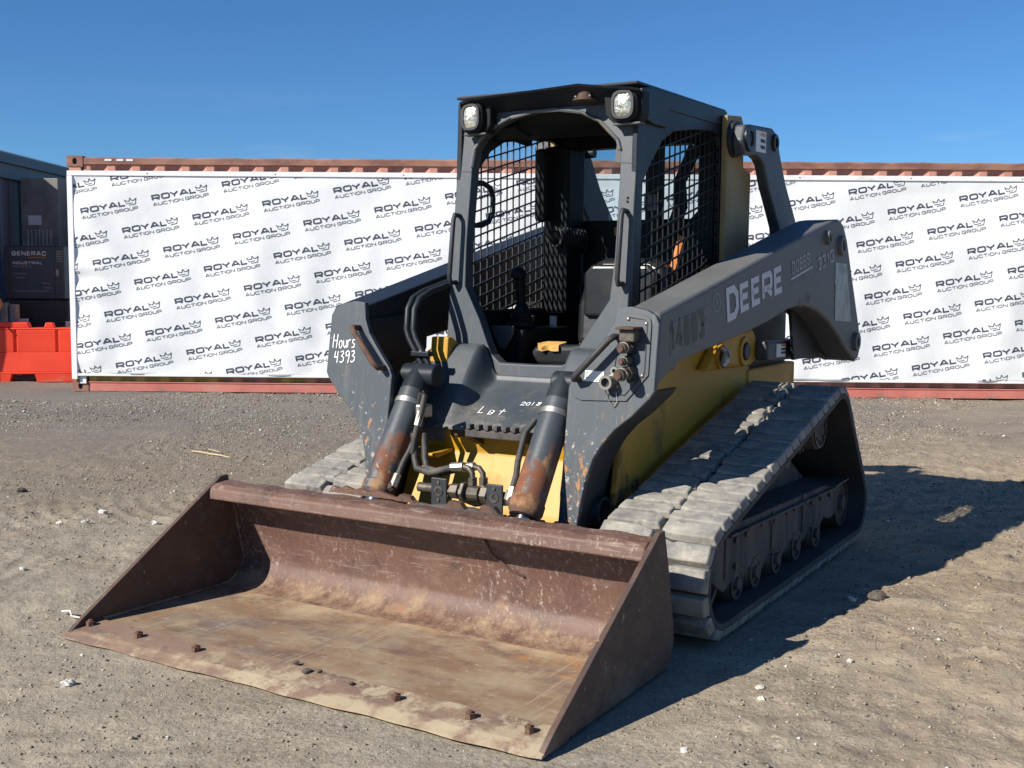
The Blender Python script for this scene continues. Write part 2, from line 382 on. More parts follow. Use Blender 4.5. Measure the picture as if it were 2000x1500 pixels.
MT['orange_line'] = M('orange_stripe', (0.35, 0.13, 0.03), 0.6)
MT['paper'] = M('white_paper', (0.62, 0.63, 0.66), 0.8)
MT['canvas'] = M('tan_canvas', (0.27, 0.19, 0.105), 0.9, 0.0, [dict(c=(0.16, 0.11, 0.06), s=9, lo=0.45, hi=0.65)], [(12, 0.4, 0.02)])
MT['plastic_dirty'] = M('grey_trim_plastic', (0.09, 0.095, 0.10), 0.5, 0.0, [dict(c=DUST, s=8, lo=0.5, hi=0.75)])


def glass_mat():
    m, nt, b = new_mat('tinted_glass')
    b.inputs['Base Color'].default_value = (0.85, 0.9, 0.92, 1)
    b.inputs['Roughness'].default_value = 0.05
    tr = nt.nodes.new('ShaderNodeBsdfTransparent')
    tr.inputs[0].default_value = (0.78, 0.84, 0.86, 1)
    gl = nt.nodes.new('ShaderNodeBsdfGlossy')
    gl.inputs['Roughness'].default_value = 0.08
    mx = nt.nodes.new('ShaderNodeMixShader')
    mx.inputs[0].default_value = 0.05
    nt.links.new(tr.outputs[0], mx.inputs[1])
    nt.links.new(gl.outputs[0], mx.inputs[2])
    out = [n for n in nt.nodes if n.type == 'OUTPUT_MATERIAL'][0]
    nt.links.new(mx.outputs[0], out.inputs['Surface'])
    nt.nodes.remove(b)
    return m


MT['glass'] = glass_mat()


# ------------------------------------------------------------------ helpers: meshes
class MB:
    def __init__(self):
        self.v = []
        self.f = []

    def add(self, vs, fs):
        o = len(self.v)
        self.v.extend([tuple(map(float, p)) for p in vs])
        self.f.extend([tuple(i + o for i in f) for f in fs])
        return self

    def box(self, x0, x1, y0, y1, z0, z1):
        vs = [(x, y, z) for x in (x0, x1) for y in (y0, y1) for z in (z0, z1)]
        fs = [(0, 1, 3, 2), (4, 6, 7, 5), (0, 4, 5, 1), (2, 3, 7, 6), (0, 2, 6, 4), (1, 5, 7, 3)]
        return self.add(vs, fs)

    def plate(self, poly, fa, fb):
        """polygon in 2D mapped to 3D by fa (one face) and fb (the other)"""
        n = len(poly)
        vs = [fa(*p) for p in poly] + [fb(*p) for p in poly]
        fs = [tuple(range(n)), tuple(range(2 * n - 1, n - 1, -1))]
        fs += [(i, i + n, (i + 1) % n + n, (i + 1) % n) for i in range(n)]
        return self.add(vs, fs)

    def prism(self, poly, axis, a, b):
        if axis == 'y':
            return self.plate(poly, lambda p, q: (p, a, q), lambda p, q: (p, b, q))
        if axis == 'x':
            return self.plate(poly, lambda p, q: (a, p, q), lambda p, q: (b, p, q))
        return self.plate(poly, lambda p, q: (p, q, a), lambda p, q: (p, q, b))

    def ring(self, outer, inner, fa, fb, centre):
        """plate with one opening; both loops star-shaped about centre"""
        def hit(poly, ang):
            d = (math.cos(ang), math.sin(ang))
            best = None
            n = len(poly)
            for i in range(n):
                (x1, y1), (x2, y2) = poly[i], poly[(i + 1) % n]
                x1 -= centre[0]; x2 -= centre[0]; y1 -= centre[1]; y2 -= centre[1]
                ex, ey = x2 - x1, y2 - y1
                det = -d[0] * ey + d[1] * ex
                if abs(det) < 1e-12:
                    continue
                t = (-x1 * ey + y1 * ex) / det
                s = (d[0] * y1 - d[1] * x1) / det
                if t > 0 and -1e-9 <= s <= 1 + 1e-9 and (best is None or t > best):
                    best = t
            return (centre[0] + d[0] * best, centre[1] + d[1] * best)
        angs = sorted({round(math.atan2(p[1] - centre[1], p[0] - centre[0]), 6) for p in list(outer) + list(inner)})
        n = len(angs)
        o = [hit(outer, a) for a in angs]
        i_ = [hit(inner, a) for a in angs]
        vs = [fa(*p) for p in o] + [fa(*p) for p in i_] + [fb(*p) for p in o] + [fb(*p) for p in i_]
        fs = []
        for k in range(n):
            m = (k + 1) % n
            fs += [(k, m, n + m, n + k), (2 * n + k, 3 * n + k, 3 * n + m, 2 * n + m),
                   (k, 2 * n + k, 2 * n + m, m), (n + k, n + m, 3 * n + m, 3 * n + k)]
        return self.add(vs, fs)

    def tube(self, path, r, n=10):
        P = [Vector(p) for p in path]
        rr = r if isinstance(r, (list, tuple)) else [r] * len(P)
        up = None
        rings = []
        for i, p in enumerate(P):
            t = ((P[min(i + 1, len(P) - 1)] - P[max(i - 1, 0)])).normalized()
            if up is None:
                up = Vector((0, 0, 1)) if abs(t.z) < 0.9 else Vector((1, 0, 0))
            a = t.cross(up)
            if a.length < 1e-4:
                a = t.cross(Vector((0.3, 1, 0.2)))
            a.normalize()
            b = a.cross(t).normalized()
            up = b
            rings.append([p + (a * math.cos(2 * math.pi * k / n) + b * math.sin(2 * math.pi * k / n)) * rr[i] for k in range(n)])
        vs = [v for ring in rings for v in ring]
        fs = []
        for i in range(len(P) - 1):
            for k in range(n):
                m = (k + 1) % n
                fs.append((i * n + k, i * n + m, (i + 1) * n + m, (i + 1) * n + k))
        fs.append(tuple(range(n - 1, -1, -1)))
        fs.append(tuple((len(P) - 1) * n + k for k in range(n)))
        return self.add(vs, fs)

    def cyl(self, p0, p1, r, n=24):
        return self.tube([p0, p1], r, n)

    def annulus(self, p0, p1, ro, ri, n=28):
        p0, p1 = Vector(p0), Vector(p1)
        t = (p1 - p0).normalized()
        a = t.orthogonal().normalized()
        b = t.cross(a)
        vs = []
        for p in (p0, p1):
            for r in (ro, ri):
                vs += [p + (a * math.cos(2 * math.pi * k / n) + b * math.sin(2 * math.pi * k / n)) * r for k in range(n)]
        fs = []
        for k in range(n):
            m = (k + 1) % n
            fs += [(k, m, n + m, n + k), (2 * n + k, 3 * n + k, 3 * n + m, 2 * n + m),
                   (k, 2 * n + k, 2 * n + m, m), (n + k, n + m, 3 * n + m, 3 * n + k)]
        return self.add(vs, fs)

    def ball(self, c, rad, n=12, m=8, fn=None):
        c = Vector(c)
        rx, ry, rz = rad if isinstance(rad, (tuple, list)) else (rad,) * 3
        vs = []
        for j in range(m + 1):
            th = math.pi * j / m
            for k in range(n):
                ph = 2 * math.pi * k / n
                d = Vector((math.sin(th) * math.cos(ph) * rx, math.sin(th) * math.sin(ph) * ry, math.cos(th) * rz))
                if fn:
                    d = d * fn(d)
                vs.append(c + d)
        fs = []
        for j in range(m):
            for k in range(n):
                q = (k + 1) % n
                fs.append((j * n + k, (j + 1) * n + k, (j + 1) * n + q, j * n + q))
        return self.add(vs, fs)

    def build(self, name, mat, parent=None, bevel=0.0, smooth=None, recalc=True, seg=2):
        me = bpy.data.meshes.new(name)
        me.from_pydata(self.v, [], self.f)
        if recalc:
            bm = bmesh.new()
            bm.from_mesh(me)
            bmesh.ops.remove_doubles(bm, verts=bm.verts, dist=1e-6)
            bmesh.ops.recalc_face_normals(bm, faces=bm.faces)
            bm.to_mesh(me)
            bm.free()
        me.validate()
        o = bpy.data.objects.new(name, me)
        scene.collection.objects.link(o)
        me.materials.append(mat if not isinstance(mat, str) else MT[mat])
        if parent is not None:
            o.parent = parent
        if smooth is not None:
            me.shade_smooth()
            me.set_sharp_from_angle(angle=R(smooth))
        if bevel:
            md = o.modifiers.new('bevel', 'BEVEL')
            md.width = bevel
            md.segments = seg
            md.limit_method = 'ANGLE'
            md.angle_limit = R(35)
        return o


def tag(o, label=None, cat=None, group=None, kind=None):
    if label: o['label'] = label
    if cat: o['category'] = cat
    if group: o['group'] = group
    if kind: o['kind'] = kind
    return o


def empty(name, loc=(0, 0, 0), rz=0.0, parent=None):
    o = bpy.data.objects.new(name, None)
    o.empty_display_size = 0.2
    scene.collection.objects.link(o)
    o.location = loc
    o.rotation_euler = (0, 0, rz)
    if parent is not None:
        o.parent = parent
    return o


# ------------------------------------------------------------------ helpers: stroke lettering
GL = {
    'A': (1.05, [([(0, 0), (.42, 1), (.58, 1), (1, 0)], 0), ([(.17, .28), (.83, .28)], 0)]),
    'B': (.95, [([(0, 0), (0, 1), (.8, 1), (.95, .88), (.95, .64), (.82, .53), (1, .4), (1, .12), (.85, 0)], 1), ([(0, .53), (.82, .53)], 0)]),
    'C': (1, [([(1, .72), (1, .86), (.86, 1), (.14, 1), (0, .86), (0, .14), (.14, 0), (.86, 0), (1, .14), (1, .28)], 0)]),
    'D': (1, [([(0, 0), (0, 1), (.68, 1), (1, .74), (1, .26), (.68, 0)], 1)]),
    'E': (.85, [([(1, 1), (0, 1), (0, 0), (1, 0)], 0), ([(0, .52), (.88, .52)], 0)]),
    'G': (1, [([(1, .76), (1, .86), (.86, 1), (.14, 1), (0, .86), (0, .14), (.14, 0), (.86, 0), (1, .14), (1, .46), (.52, .46)], 0)]),
    'I': (.12, [([(.5, 0), (.5, 1)], 0)]),
    'L': (.85, [([(0, 1), (0, 0), (1, 0)], 0)]),
    'M': (1.15, [([(0, 0), (0, 1), (.5, .3), (1, 1), (1, 0)], 0)]),
    'N': (1, [([(0, 0), (0, 1), (1, 0), (1, 1)], 0)]),
    'O': (1, [([(.16, 0), (0, .16), (0, .84), (.16, 1), (.84, 1), (1, .84), (1, .16), (.84, 0)], 1)]),
    'P': (.95, [([(0, 0), (0, 1), (.84, 1), (1, .86), (1, .5), (.84, .36), (0, .36)], 0)]),
    'Q': (1, [([(.16, 0), (0, .16), (0, .84), (.16, 1), (.84, 1), (1, .84), (1, .16), (.84, 0)], 1), ([(.6, .25), (1, -.08)], 0)]),
    'R': (1, [([(0, 0), (0, 1), (.84, 1), (1, .86), (1, .52), (.84, .38), (0, .38)], 0), ([(.45, .38), (1, 0)], 0)]),
    'S': (.95, [([(1, .78), (1, .88), (.86, 1), (.14, 1), (0, .88), (0, .64), (.14, .53), (.86, .47), (1, .36), (1, .12), (.86, 0), (.14, 0), (0, .12), (0, .22)], 0)]),
    'T': (1, [([(0, 1), (1, 1)], 0), ([(.5, 1), (.5, 0)], 0)]),
    'U': (1, [([(0, 1), (0, .14), (.14, 0), (.86, 0), (1, .14), (1, 1)], 0)]),
    'W': (1.4, [([(0, 1), (.27, 0), (.5, .8), (.73, 0), (1, 1)], 0)]),
    'Y': (1.05, [([(0, 1), (.5, .46), (1, 1)], 0), ([(.5, .46), (.5, 0)], 0)]),
    '0': (.8, [([(.2, 0), (0, .16), (0, .84), (.2, 1), (.8, 1), (1, .84), (1, .16), (.8, 0)], 1)]),
    '1': (.48, [([(0, .80), (.9, 1), (.9, 0)], 0)]),
    '3': (.8, [([(0, .86), (.16, 1), (.84, 1), (1, .86), (1, .64), (.84, .53), (.4, .53)], 0), ([(.84, .53), (1, .42), (1, .14), (.84, 0), (.16, 0), (0, .14)], 0)]),
    '4': (.9, [([(.75, 0), (.75, 1), (0, .3), (1, .3)], 0)]),
    '5': (.85, [([(1, 1), (.08, 1), (0, .55), (.84, .6), (1, .45), (1, .14), (.84, 0), (0, .06)], 0)]),
    '8': (.85, [([(.16, 0), (0, .14), (0, .42), (.16, .53), (.05, .64), (.05, .86), (.2, 1), (.8, 1), (.95, .86), (.95, .64), (.84, .53), (1, .42), (1, .14), (.84, 0)], 1), ([(.16, .53), (.84, .53)], 0)]),
    '9': (.85, [([(1, .5), (.16, .45), (0, .6), (0, .86), (.16, 1), (.84, 1), (1, .86), (1, .14), (.84, 0), (0, .05)], 0)]),
    '-': (.6, [([(0, .5), (1, .5)], 0)]),
}


def stroke(pts, w, closed=False):
    """thick mitred polyline as convex quads"""
    P = [Vector(p) for p in pts]
    n = len(P)
    L, Rr = [], []
    for i in range(n):
        a = P[i - 1] if (i > 0 or closed) else None
        b = P[(i + 1) % n] if (i < n - 1 or closed) else None
        d1 = (P[i] - a).normalized() if a is not None else None
        d2 = (b - P[i]).normalized() if b is not None else None
        if d1 is None: d1 = d2
        if d2 is None: d2 = d1
        n1 = Vector((-d1.y, d1.x)); n2 = Vector((-d2.y, d2.x))
        mm = n1 + n2
        if mm.length < 1e-5:
            mm = n1
        mm.normalize()
        k = min(1 / max(mm.dot(n1), 0.35), 2.2)
        L.append(P[i] + mm * (w / 2 * k)); Rr.append(P[i] - mm * (w / 2 * k))
    out = []
    for i in range(n if closed else n - 1):
        j = (i + 1) % n
        out.append([tuple(L[i]), tuple(Rr[i]), tuple(Rr[j]), tuple(L[j])])
    return out


def text_quads(txt, x, y, h, w, aspect=0.9, gap=0.25, width=None):
    """quads of a line of capitals; h cap height, w stroke, aspect letter width / height"""
    def lay(asp):
        quads, cx = [], x
        for ch in txt:
            if ch == ' ':
                cx += h * asp * 0.55
                continue
            rel, strokes = GL[ch]
            lw = max(h * asp * rel, w)
            for pts, closed in strokes:
                q = [(cx + w / 2 + p[0] * (lw - w), y + w / 2 + p[1] * (h - w)) for p in pts]
                quads += stroke(q, w, bool(closed))
            cx += lw + h * gap
        return quads, cx - h * gap - x
    q, tot = lay(aspect)
    if width:
        for _ in range(6):
            aspect *= 1 + (width - tot) / tot
            q, tot = lay(aspect)
    return q


def print_quads(quads, fn, name, mat, parent):
    mb = MB()
    for qd in quads:
        mb.add([fn(*p) for p in qd], [tuple(range(len(qd)))])
    return mb.build(name, mat, parent, recalc=False)


# ------------------------------------------------------------------ ground
rng = np.random.RandomState(3)


class VNoise:
    def __init__(self, n=257):
        self.n = n
        self.g = rng.rand(n, n)

    def __call__(self, x, y):
        n = self.n
        xi = np.floor(x).astype(int); yi = np.floor(y).astype(int)
        fx = x - xi; fy = y - yi
        fx = fx * fx * (3 - 2 * fx); fy = fy * fy * (3 - 2 * fy)
        g = self.g
        a = g[xi % n, yi % n]; b = g[(xi + 1) % n, yi % n]
        c = g[xi % n, (yi + 1) % n]; d = g[(xi + 1) % n, (yi + 1) % n]
        return (a * (1 - fx) + b * fx) * (1 - fy) + (c * (1 - fx) + d * fx) * fy


NO = [VNoise() for _ in range(6)]


def sstep(a, b, x):
    t = np.clip((x - a) / (b - a), 0, 1)
    return t * t * (3 - 2 * t)


LX, LY, YAW = -0.75312, 3.41431, 0.542798
SS, CC = math.sin(YAW), math.cos(YAW)


def gheight(x, y):
    x = np.asarray(x, float); y = np.asarray(y, float)
    h = (NO[0](x * 1.3 + 40, y * 1.3 + 40) - .5) * 0.022
    h += (NO[1](x * 4 + 90, y * 4 + 90) - .5) * 0.012
    h += (NO[2](x * 14 + 200, y * 14 + 300) - .5) * 0.008
    h += (NO[3](x * 34 + 900, y * 34 + 900) - .5) * 0.0055
    # scraped streaks left by dozing, roughly across the view
    for (ang, fu, fv, amp, o_) in ((0.30, 0.9, 11.0, .012, 31), (0.10, 0.7, 21.0, .008, 77), (-0.12, 1.3, 8.0, .010, 53)):
        u = x * math.cos(ang) + y * math.sin(ang) + .12 * np.sin(y * 1.3)
        v = -x * math.sin(ang) + y * math.cos(ang) + .10 * np.sin(x * 1.1)
        h += (NO[1](u * fu + o_, v * fv + o_) - .5) * amp * sstep(.25, .6, NO[4](x * .8 + o_, y * .8 + o_))
    # rough crumbly soil to the right of the machine
    rough = sstep(-.1, .9, x)
    h += rough * ((NO[4](x * 9 + 70, y * 11 + 33) - .5) * .016 + (NO[2](x * 27 + 7, y * 31 + 3) - .5) * .010)
    # crumbled clumps
    cl = NO[2](x * 22 + 61, y * 22 + 17) * NO[3](x * 47 + 5, y * 47 + 9)
    h += sstep(.42, .75, cl) * .011 * np.maximum(sstep(.45, .7, NO[5](x * 1.6 + 3, y * 1.6 + 8)), .8 * rough)
    # old tread marks: bands of ridges that sweep past the machine
    for (ang, off, wid, lam, amp, bend) in ((0.36, 5.35, 0.36, 0.125, 0.018, 0.012), (0.28, 4.40, 0.30, 0.105, 0.016, -0.01),
                                            (0.20, 3.45, 0.32, 0.16, 0.008, 0.05), (0.34, 6.5, 0.45, 0.15, 0.015, 0.01),
                                            (0.16, 3.0, 0.30, 0.14, 0.005, 0.05),
                                            (0.25, 8.6, 0.5, 0.17, 0.014, -0.01)):
        u = x * math.cos(ang) + y * math.sin(ang)
        v = -x * math.sin(ang) + y * math.cos(ang) + bend * u * u
        band = np.exp(-((v - off) / wid) ** 4)
        br = sstep(0.36, 0.60, NO[4](x * 1.3 + off * 9, y * 1.3 + 70))
        h += band * br * (0.35 + 0.65 * sstep(.6, -.4, x)) * amp * np.sin((v + 0.05 * (NO[5](x * 3 + 11, y * 3 + 17) - .5)) * 2 * math.pi / lam) * 0.6
        h -= band * 0.006
        # prints of the cross bars of a track
        bar = np.sin((u + .15 * np.sin(v * 3)) * 2 * math.pi / 0.115 + off)
        h += band * sstep(0.42, 0.62, NO[5](x * 1.1 + off * 5, y * 1.1 + 30)) * np.clip(bar, -.3, .8) * (0.006 * sstep(.4, -.4, x))
    # loose ridge of crumbs beside the machine on the right
    lx = -SS * (x - LX) - CC * (y - LY)
    ly = CC * (x - LX) - SS * (y - LY)
    near = sstep(1.40, 1.12, np.abs(ly)) * sstep(-3.9, -3.4, lx) * sstep(0.55, 0.1, lx)
    h = h * (1 - 0.72 * near) - 0.006 * near
    fade = 1 - sstep(14, 40, np.hypot(x, y))
    return (h - 0.004) * fade


def axis_coords(lo, hi, step, far, grow=1.18):
    a = list(np.arange(lo, hi + 1e-6, step))
    s = step
    p = hi
    while p < far:
        s *= grow
        p += s
        a.append(p)
    s = step
    p = lo
    b = []
    while p > -far:
        s *= grow
        p -= s
        b.append(p)
    return np.array(b[::-1] + a)


gx = axis_coords(-3.4, 3.6, 0.021, 400)
gy = axis_coords(2.2, 9.2, 0.023, 400, 1.12)
GX, GY = np.meshgrid(gx, gy, indexing='ij')
GZ = gheight(GX, GY)
nx, ny = GX.shape
verts = np.stack([GX, GY, GZ], -1).reshape(-1, 3)
idx = np.arange(nx * ny).reshape(nx, ny)
quads = np.stack([idx[:-1, :-1], idx[1:, :-1], idx[1:, 1:], idx[:-1, 1:]], -1).reshape(-1, 4)
gme = bpy.data.meshes.new('ground')
gme.vertices.add(len(verts)); gme.vertices.foreach_set('co', verts.ravel())
gme.loops.add(quads.size); gme.loops.foreach_set('vertex_index', quads.ravel())
gme.polygons.add(len(quads)); gme.polygons.foreach_set('loop_start', np.arange(0, quads.size, 4))
gme.polygons.foreach_set('loop_total', np.full(len(quads), 4))
gme.update(); gme.validate(); gme.shade_smooth()
ground = bpy.data.objects.new('ground', gme)
scene.collection.objects.link(ground)
tag(ground, 'sandy grey-brown gravel yard with old tread marks', kind='structure')


def ground_mat():
    m, nt, b = new_mat('sandy_gravel')
    N, K = nt.nodes.new, nt.links.new
    tc = N('ShaderNodeTexCoord'); sep = N('ShaderNodeSeparateXYZ'); K(tc.outputs['Object'], sep.inputs[0])
    b.inputs['Roughness'].default_value = 0.95
    b.inputs['Specular IOR Level'].default_value = 0.15

    def noise(s, d=5, st=None, loc=(0, 0, 0)):
        t = N('ShaderNodeTexNoise'); t.inputs['Scale'].default_value = s; t.inputs['Detail'].default_value = d
        t.inputs['Roughness'].default_value = 0.6
        mp = N('ShaderNodeMapping'); mp.inputs['Scale'].default_value = st or (1, 1, 1); mp.inputs['Location'].default_value = loc
        K(tc.outputs['Object'], mp.inputs[0]); K(mp.outputs[0], t.inputs['Vector'])
        return t.outputs['Fac']

    def rng_(v, a, bb, lo=0, hi=1):
        r = N('ShaderNodeMapRange'); r.inputs['From Min'].default_value = a; r.inputs['From Max'].default_value = bb
        r.inputs['To Min'].default_value = lo; r.inputs['To Max'].default_value = hi
        K(v, r.inputs['Value']); return r.outputs[0]

    def mth(op, a, bb):
        q = N('ShaderNodeMath'); q.operation = op
        for i, s in enumerate((a, bb)):
            if isinstance(s, (int, float)): q.inputs[i].default_value = s
            else: K(s, q.inputs[i])
        return q.outputs[0]

    def mix(f, a, col, mode='MIX'):
        q = N('ShaderNodeMixRGB'); q.blend_type = mode
        if isinstance(f, (int, float)): q.inputs[0].default_value = f
        else: K(f, q.inputs[0])
        if isinstance(a, tuple): q.inputs[1].default_value = (*a, 1)
        else: K(a, q.inputs[1])
        if isinstance(col, tuple): q.inputs[2].default_value = (*col, 1)
        else: K(col, q.inputs[2])
        return q.outputs[0]

    base = mix(rng_(noise(0.55, 4), 0.35, 0.65), (0.330, 0.280, 0.208), (0.298, 0.262, 0.203))
    warm = rng_(mth('ADD', sep.outputs['X'], mth('MULTIPLY', noise(0.8, 3), 1.6)), 0.9, 2.6)
    base = mix(warm, base, (0.345, 0.268, 0.182))
    # damp, churned patches and pale dusty crusts
    base = mix(mth('MULTIPLY', rng_(noise(1.1, 6, (1, 1.7, 1), (3, 9, 0)), 0.52, 0.66), 0.6), base, (0.195, 0.148, 0.102))
    base = mix(mth('MULTIPLY', rng_(noise(4.0, 8, (0.75, 1.5, 1), (8, 2, 0)), 0.50, 0.64), 0.5), base, (0.46, 0.385, 0.28))
    base = mix(mth('MULTIPLY', rng_(noise(7.0, 8, (0.8, 1.4, 1), (1, 7, 0)), 0.54, 0.70), 0.55), base, (0.215, 0.168, 0.12))
    # band of darker trodden soil, then grey gravel towards the container
    yy = mth('ADD', sep.outputs['Y'], mth('MULTIPLY', mth('SUBTRACT', noise(0.9, 5), 0.5), 3.2))
    mid = rng_(yy, 5.4, 6.8)
    base = mix(mth('MULTIPLY', mid, mth('MULTIPLY', rng_(sep.outputs['X'], 1.4, -0.6), 0.75)), base, (0.20, 0.162, 0.12))
    far = mth('MULTIPLY', rng_(yy, 7.6, 10.6), rng_(sep.outputs['X'], 5.5, 1.5, 0.45, 1.0))
    base = mix(mth('MULTIPLY', far, 0.9), base, (0.175, 0.158, 0.142))
    base = mix(mth('MULTIPLY', far, rng_(noise(1.1, 5, None, (5, 5, 5)), 0.45, 0.7)), base, (0.140, 0.128, 0.120))
    # grit
    v = N('ShaderNodeTexVoronoi'); v.inputs['Scale'].default_value = 120; K(tc.outputs['Object'], v.inputs['Vector'])
    hs = N('ShaderNodeSeparateColor'); K(v.outputs['Color'], hs.inputs[0])
    grit = rng_(noise(1.8, 4, None, (2, 2, 2)), 0.40, 0.62, 0.12, 0.55)
    base = mix(mth('MULTIPLY', rng_(hs.outputs[0], 0.66, 0.85), grit), base, (0.15, 0.12, 0.092))
    base = mix(mth('MULTIPLY', rng_(hs.outputs[1], 0.88, 0.96), grit), base, (0.50, 0.45, 0.37))
    K(base, b.inputs['Base Color'])
    hts = [(noise(19, 8), 0.6, 0.02), (noise(55, 6), 0.45, 0.010), (noise(150, 4), 0.4, 0.006)]
    prev = None
    for h, s, d in hts:
        bp = N('ShaderNodeBump'); bp.inputs['Strength'].default_value = s; bp.inputs['Distance'].default_value = d
        K(h, bp.inputs['Height'])
        if prev: K(prev, bp.inputs['Normal'])
        prev = bp.outputs[0]
    K(prev, b.inputs['Normal'])
    return m


gme.materials.append(ground_mat())


def stone_mat():
    m, nt, b = new_mat('mixed_stones')
    g = nt.nodes.new('ShaderNodeNewGeometry')
    cr = nt.nodes.new('ShaderNodeValToRGB')
    e = cr.color_ramp.elements
    e[0].color = (0.07, 0.06, 0.05, 1); e[1].color = (0.66, 0.62, 0.55, 1)
    for p, c in ((0.10, (0.16, 0.13, 0.10, 1)), (0.35, (0.27, 0.22, 0.16, 1)), (0.93, (0.36, 0.30, 0.22, 1))):
        k = e.new(p); k.color = c
    e[-1].position = 0.985
    nt.links.new(g.outputs['Random Per Island'], cr.inputs[0])
    nt.links.new(cr.outputs[0], b.inputs['Base Color'])
    b.inputs['Roughness'].default_value = 0.9
    return m


MT['stones'] = stone_mat()
MT['stone_white'] = M('pale_limestone', (0.62, 0.58, 0.51), 0.85, 0.0, [dict(c=(0.42, 0.38, 0.32), s=30, lo=0.45, hi=0.7)], [(60, 0.4, 0.006)])
MT['stone_dark'] = M('dark_clod', (0.085, 0.07, 0.055), 0.9, 0.0, [dict(c=(0.16, 0.13, 0.1), s=30, lo=0.45, hi=0.7)], [(60, 0.5, 0.008)])

OCT_F = [(0, 2, 4), (2, 1, 4), (1, 3, 4), (3, 0, 4), (2, 0, 5), (1, 2, 5), (3, 1, 5), (0, 3, 5)]


def scatter():
    n = 62000
    r2 = np.random.RandomState(11)
    # nearer ground gets more of the small stones, farther ground the larger ones
    d = np.concatenate([2.5 + 10.2 * r2.rand(n // 2) ** .95, 6.5 + 6.1 * r2.rand(n - n // 2) ** .75])
    t = (r2.rand(n) - .5) * 1.05
    x = d * t; y = d
    keep = y < 12.55
    x, y = x[keep], y[keep]
    lx = -SS * (x - LX) - CC * (y - LY); ly = CC * (x - LX) - SS * (y - LY)
    inside = ((lx > -0.92) & (lx < 0.03) & (abs(ly) < 0.99)) | ((abs(abs(ly) - 0.805) < 0.26) & (lx > -3.3) & (lx < -0.95))
    cl = NO[5](x * 0.9 + 5, y * 0.9 + 5) + 0.35 * NO[4](x * 4, y * 4)
    keep = (~inside) & (cl + .35 * (x > .2) * (y < 7) > 0.45 + 0.3 * r2.rand(len(x)))
    x, y = x[keep], y[keep]
    n = len(x)
    s = 0.0020 + 0.0050 * r2.rand(n) ** 3 + 0.0050 * (y / 12) ** 1.5
    big = r2.rand(n) > 0.985
    s[big] *= 1.9
    z = gheight(x, y)
    base = np.array([(1, 0, 0), (-1, 0, 0), (0, 1, 0), (0, -1, 0), (0, 0, 1), (0, 0, -1)], float)
    ang = r2.rand(n) * 6.28
    V = np.repeat(base[None], n, 0) * (0.65 + 0.7 * r2.rand(n, 6, 1))
    V += (r2.rand(n, 6, 3) - .5) * 0.6
    V[:, :, 2] *= 0.65
    c, sn = np.cos(ang)[:, None], np.sin(ang)[:, None]
    X = V[:, :, 0] * c - V[:, :, 1] * sn; Y = V[:, :, 0] * sn + V[:, :, 1] * c
    V[:, :, 0], V[:, :, 1] = X, Y
    V *= s[:, None, None]
    V += np.stack([x, y, z + s * 0.25], -1)[:, None, :]
    F = (np.array(OCT_F)[None] + (np.arange(n) * 6)[:, None, None]).reshape(-1, 3)
    me = bpy.data.meshes.new('gravel')
    me.vertices.add(n * 6); me.vertices.foreach_set('co', V.ravel())
    me.loops.add(F.size); me.loops.foreach_set('vertex_index', F.ravel())
    me.polygons.add(len(F)); me.polygons.foreach_set('loop_start', np.arange(0, F.size, 3))
    me.polygons.foreach_set('loop_total', np.full(len(F), 3))
    me.update(); me.validate()
    o = bpy.data.objects.new('gravel', me)
    scene.collection.objects.link(o)
    me.materials.append(MT['stones'])
    tag(o, 'loose small gravel scattered over the sandy yard', 'gravel', kind='stuff')


scatter()

# ------------------------------------------------------------------ shipping container
CX, CY, CROT = -4.89583, 12.63134, -0.010883
CLEN, CHT, CDEP = 12.19, 2.59, 2.44
box = empty('shipping_container', (CX, CY, 0), CROT)
tag(box, 'rust-red shipping container with corrugated sides behind the white banner', 'container')


def corrugated(length, pitch=0.272, depth=0.036):
    """plan profile (x, y) of a trapezoidal corrugated sheet"""
    P = []
    k = 0.0
    while k < length - 1e-6:
        for fx, fy in ((0.0, 0), (0.27, 0), (0.47, depth), (0.76, depth), (0.97, 0)):
            xx = k + fx * pitch
            if xx <= length:
                P.append((xx, fy))
        k += pitch
    P.append((length, P[-1][1]))
    return P


def sheet_from(profile, z0, z1, thick, fn):
    mb = MB()
    n = len(profile)
    vs, fs = [], []
    for (a, b) in profile:
        vs += [fn(a, b, z0), fn(a, b, z1), fn(a, b + thick, z0), fn(a, b + thick, z1)]
    for i in range(n - 1):
        p, q = 4 * i, 4 * i + 4
        fs += [(p, q, q + 1, p + 1), (p + 2, p + 3, q + 3, q + 2), (p + 1, q + 1, q + 3, p + 3), (p, p + 2, q + 2, q)]
    fs += [(0, 1, 3, 2), (4 * n - 4, 4 * n - 2, 4 * n - 1, 4 * n - 3)]
    mb.add(vs, fs)
    return mb


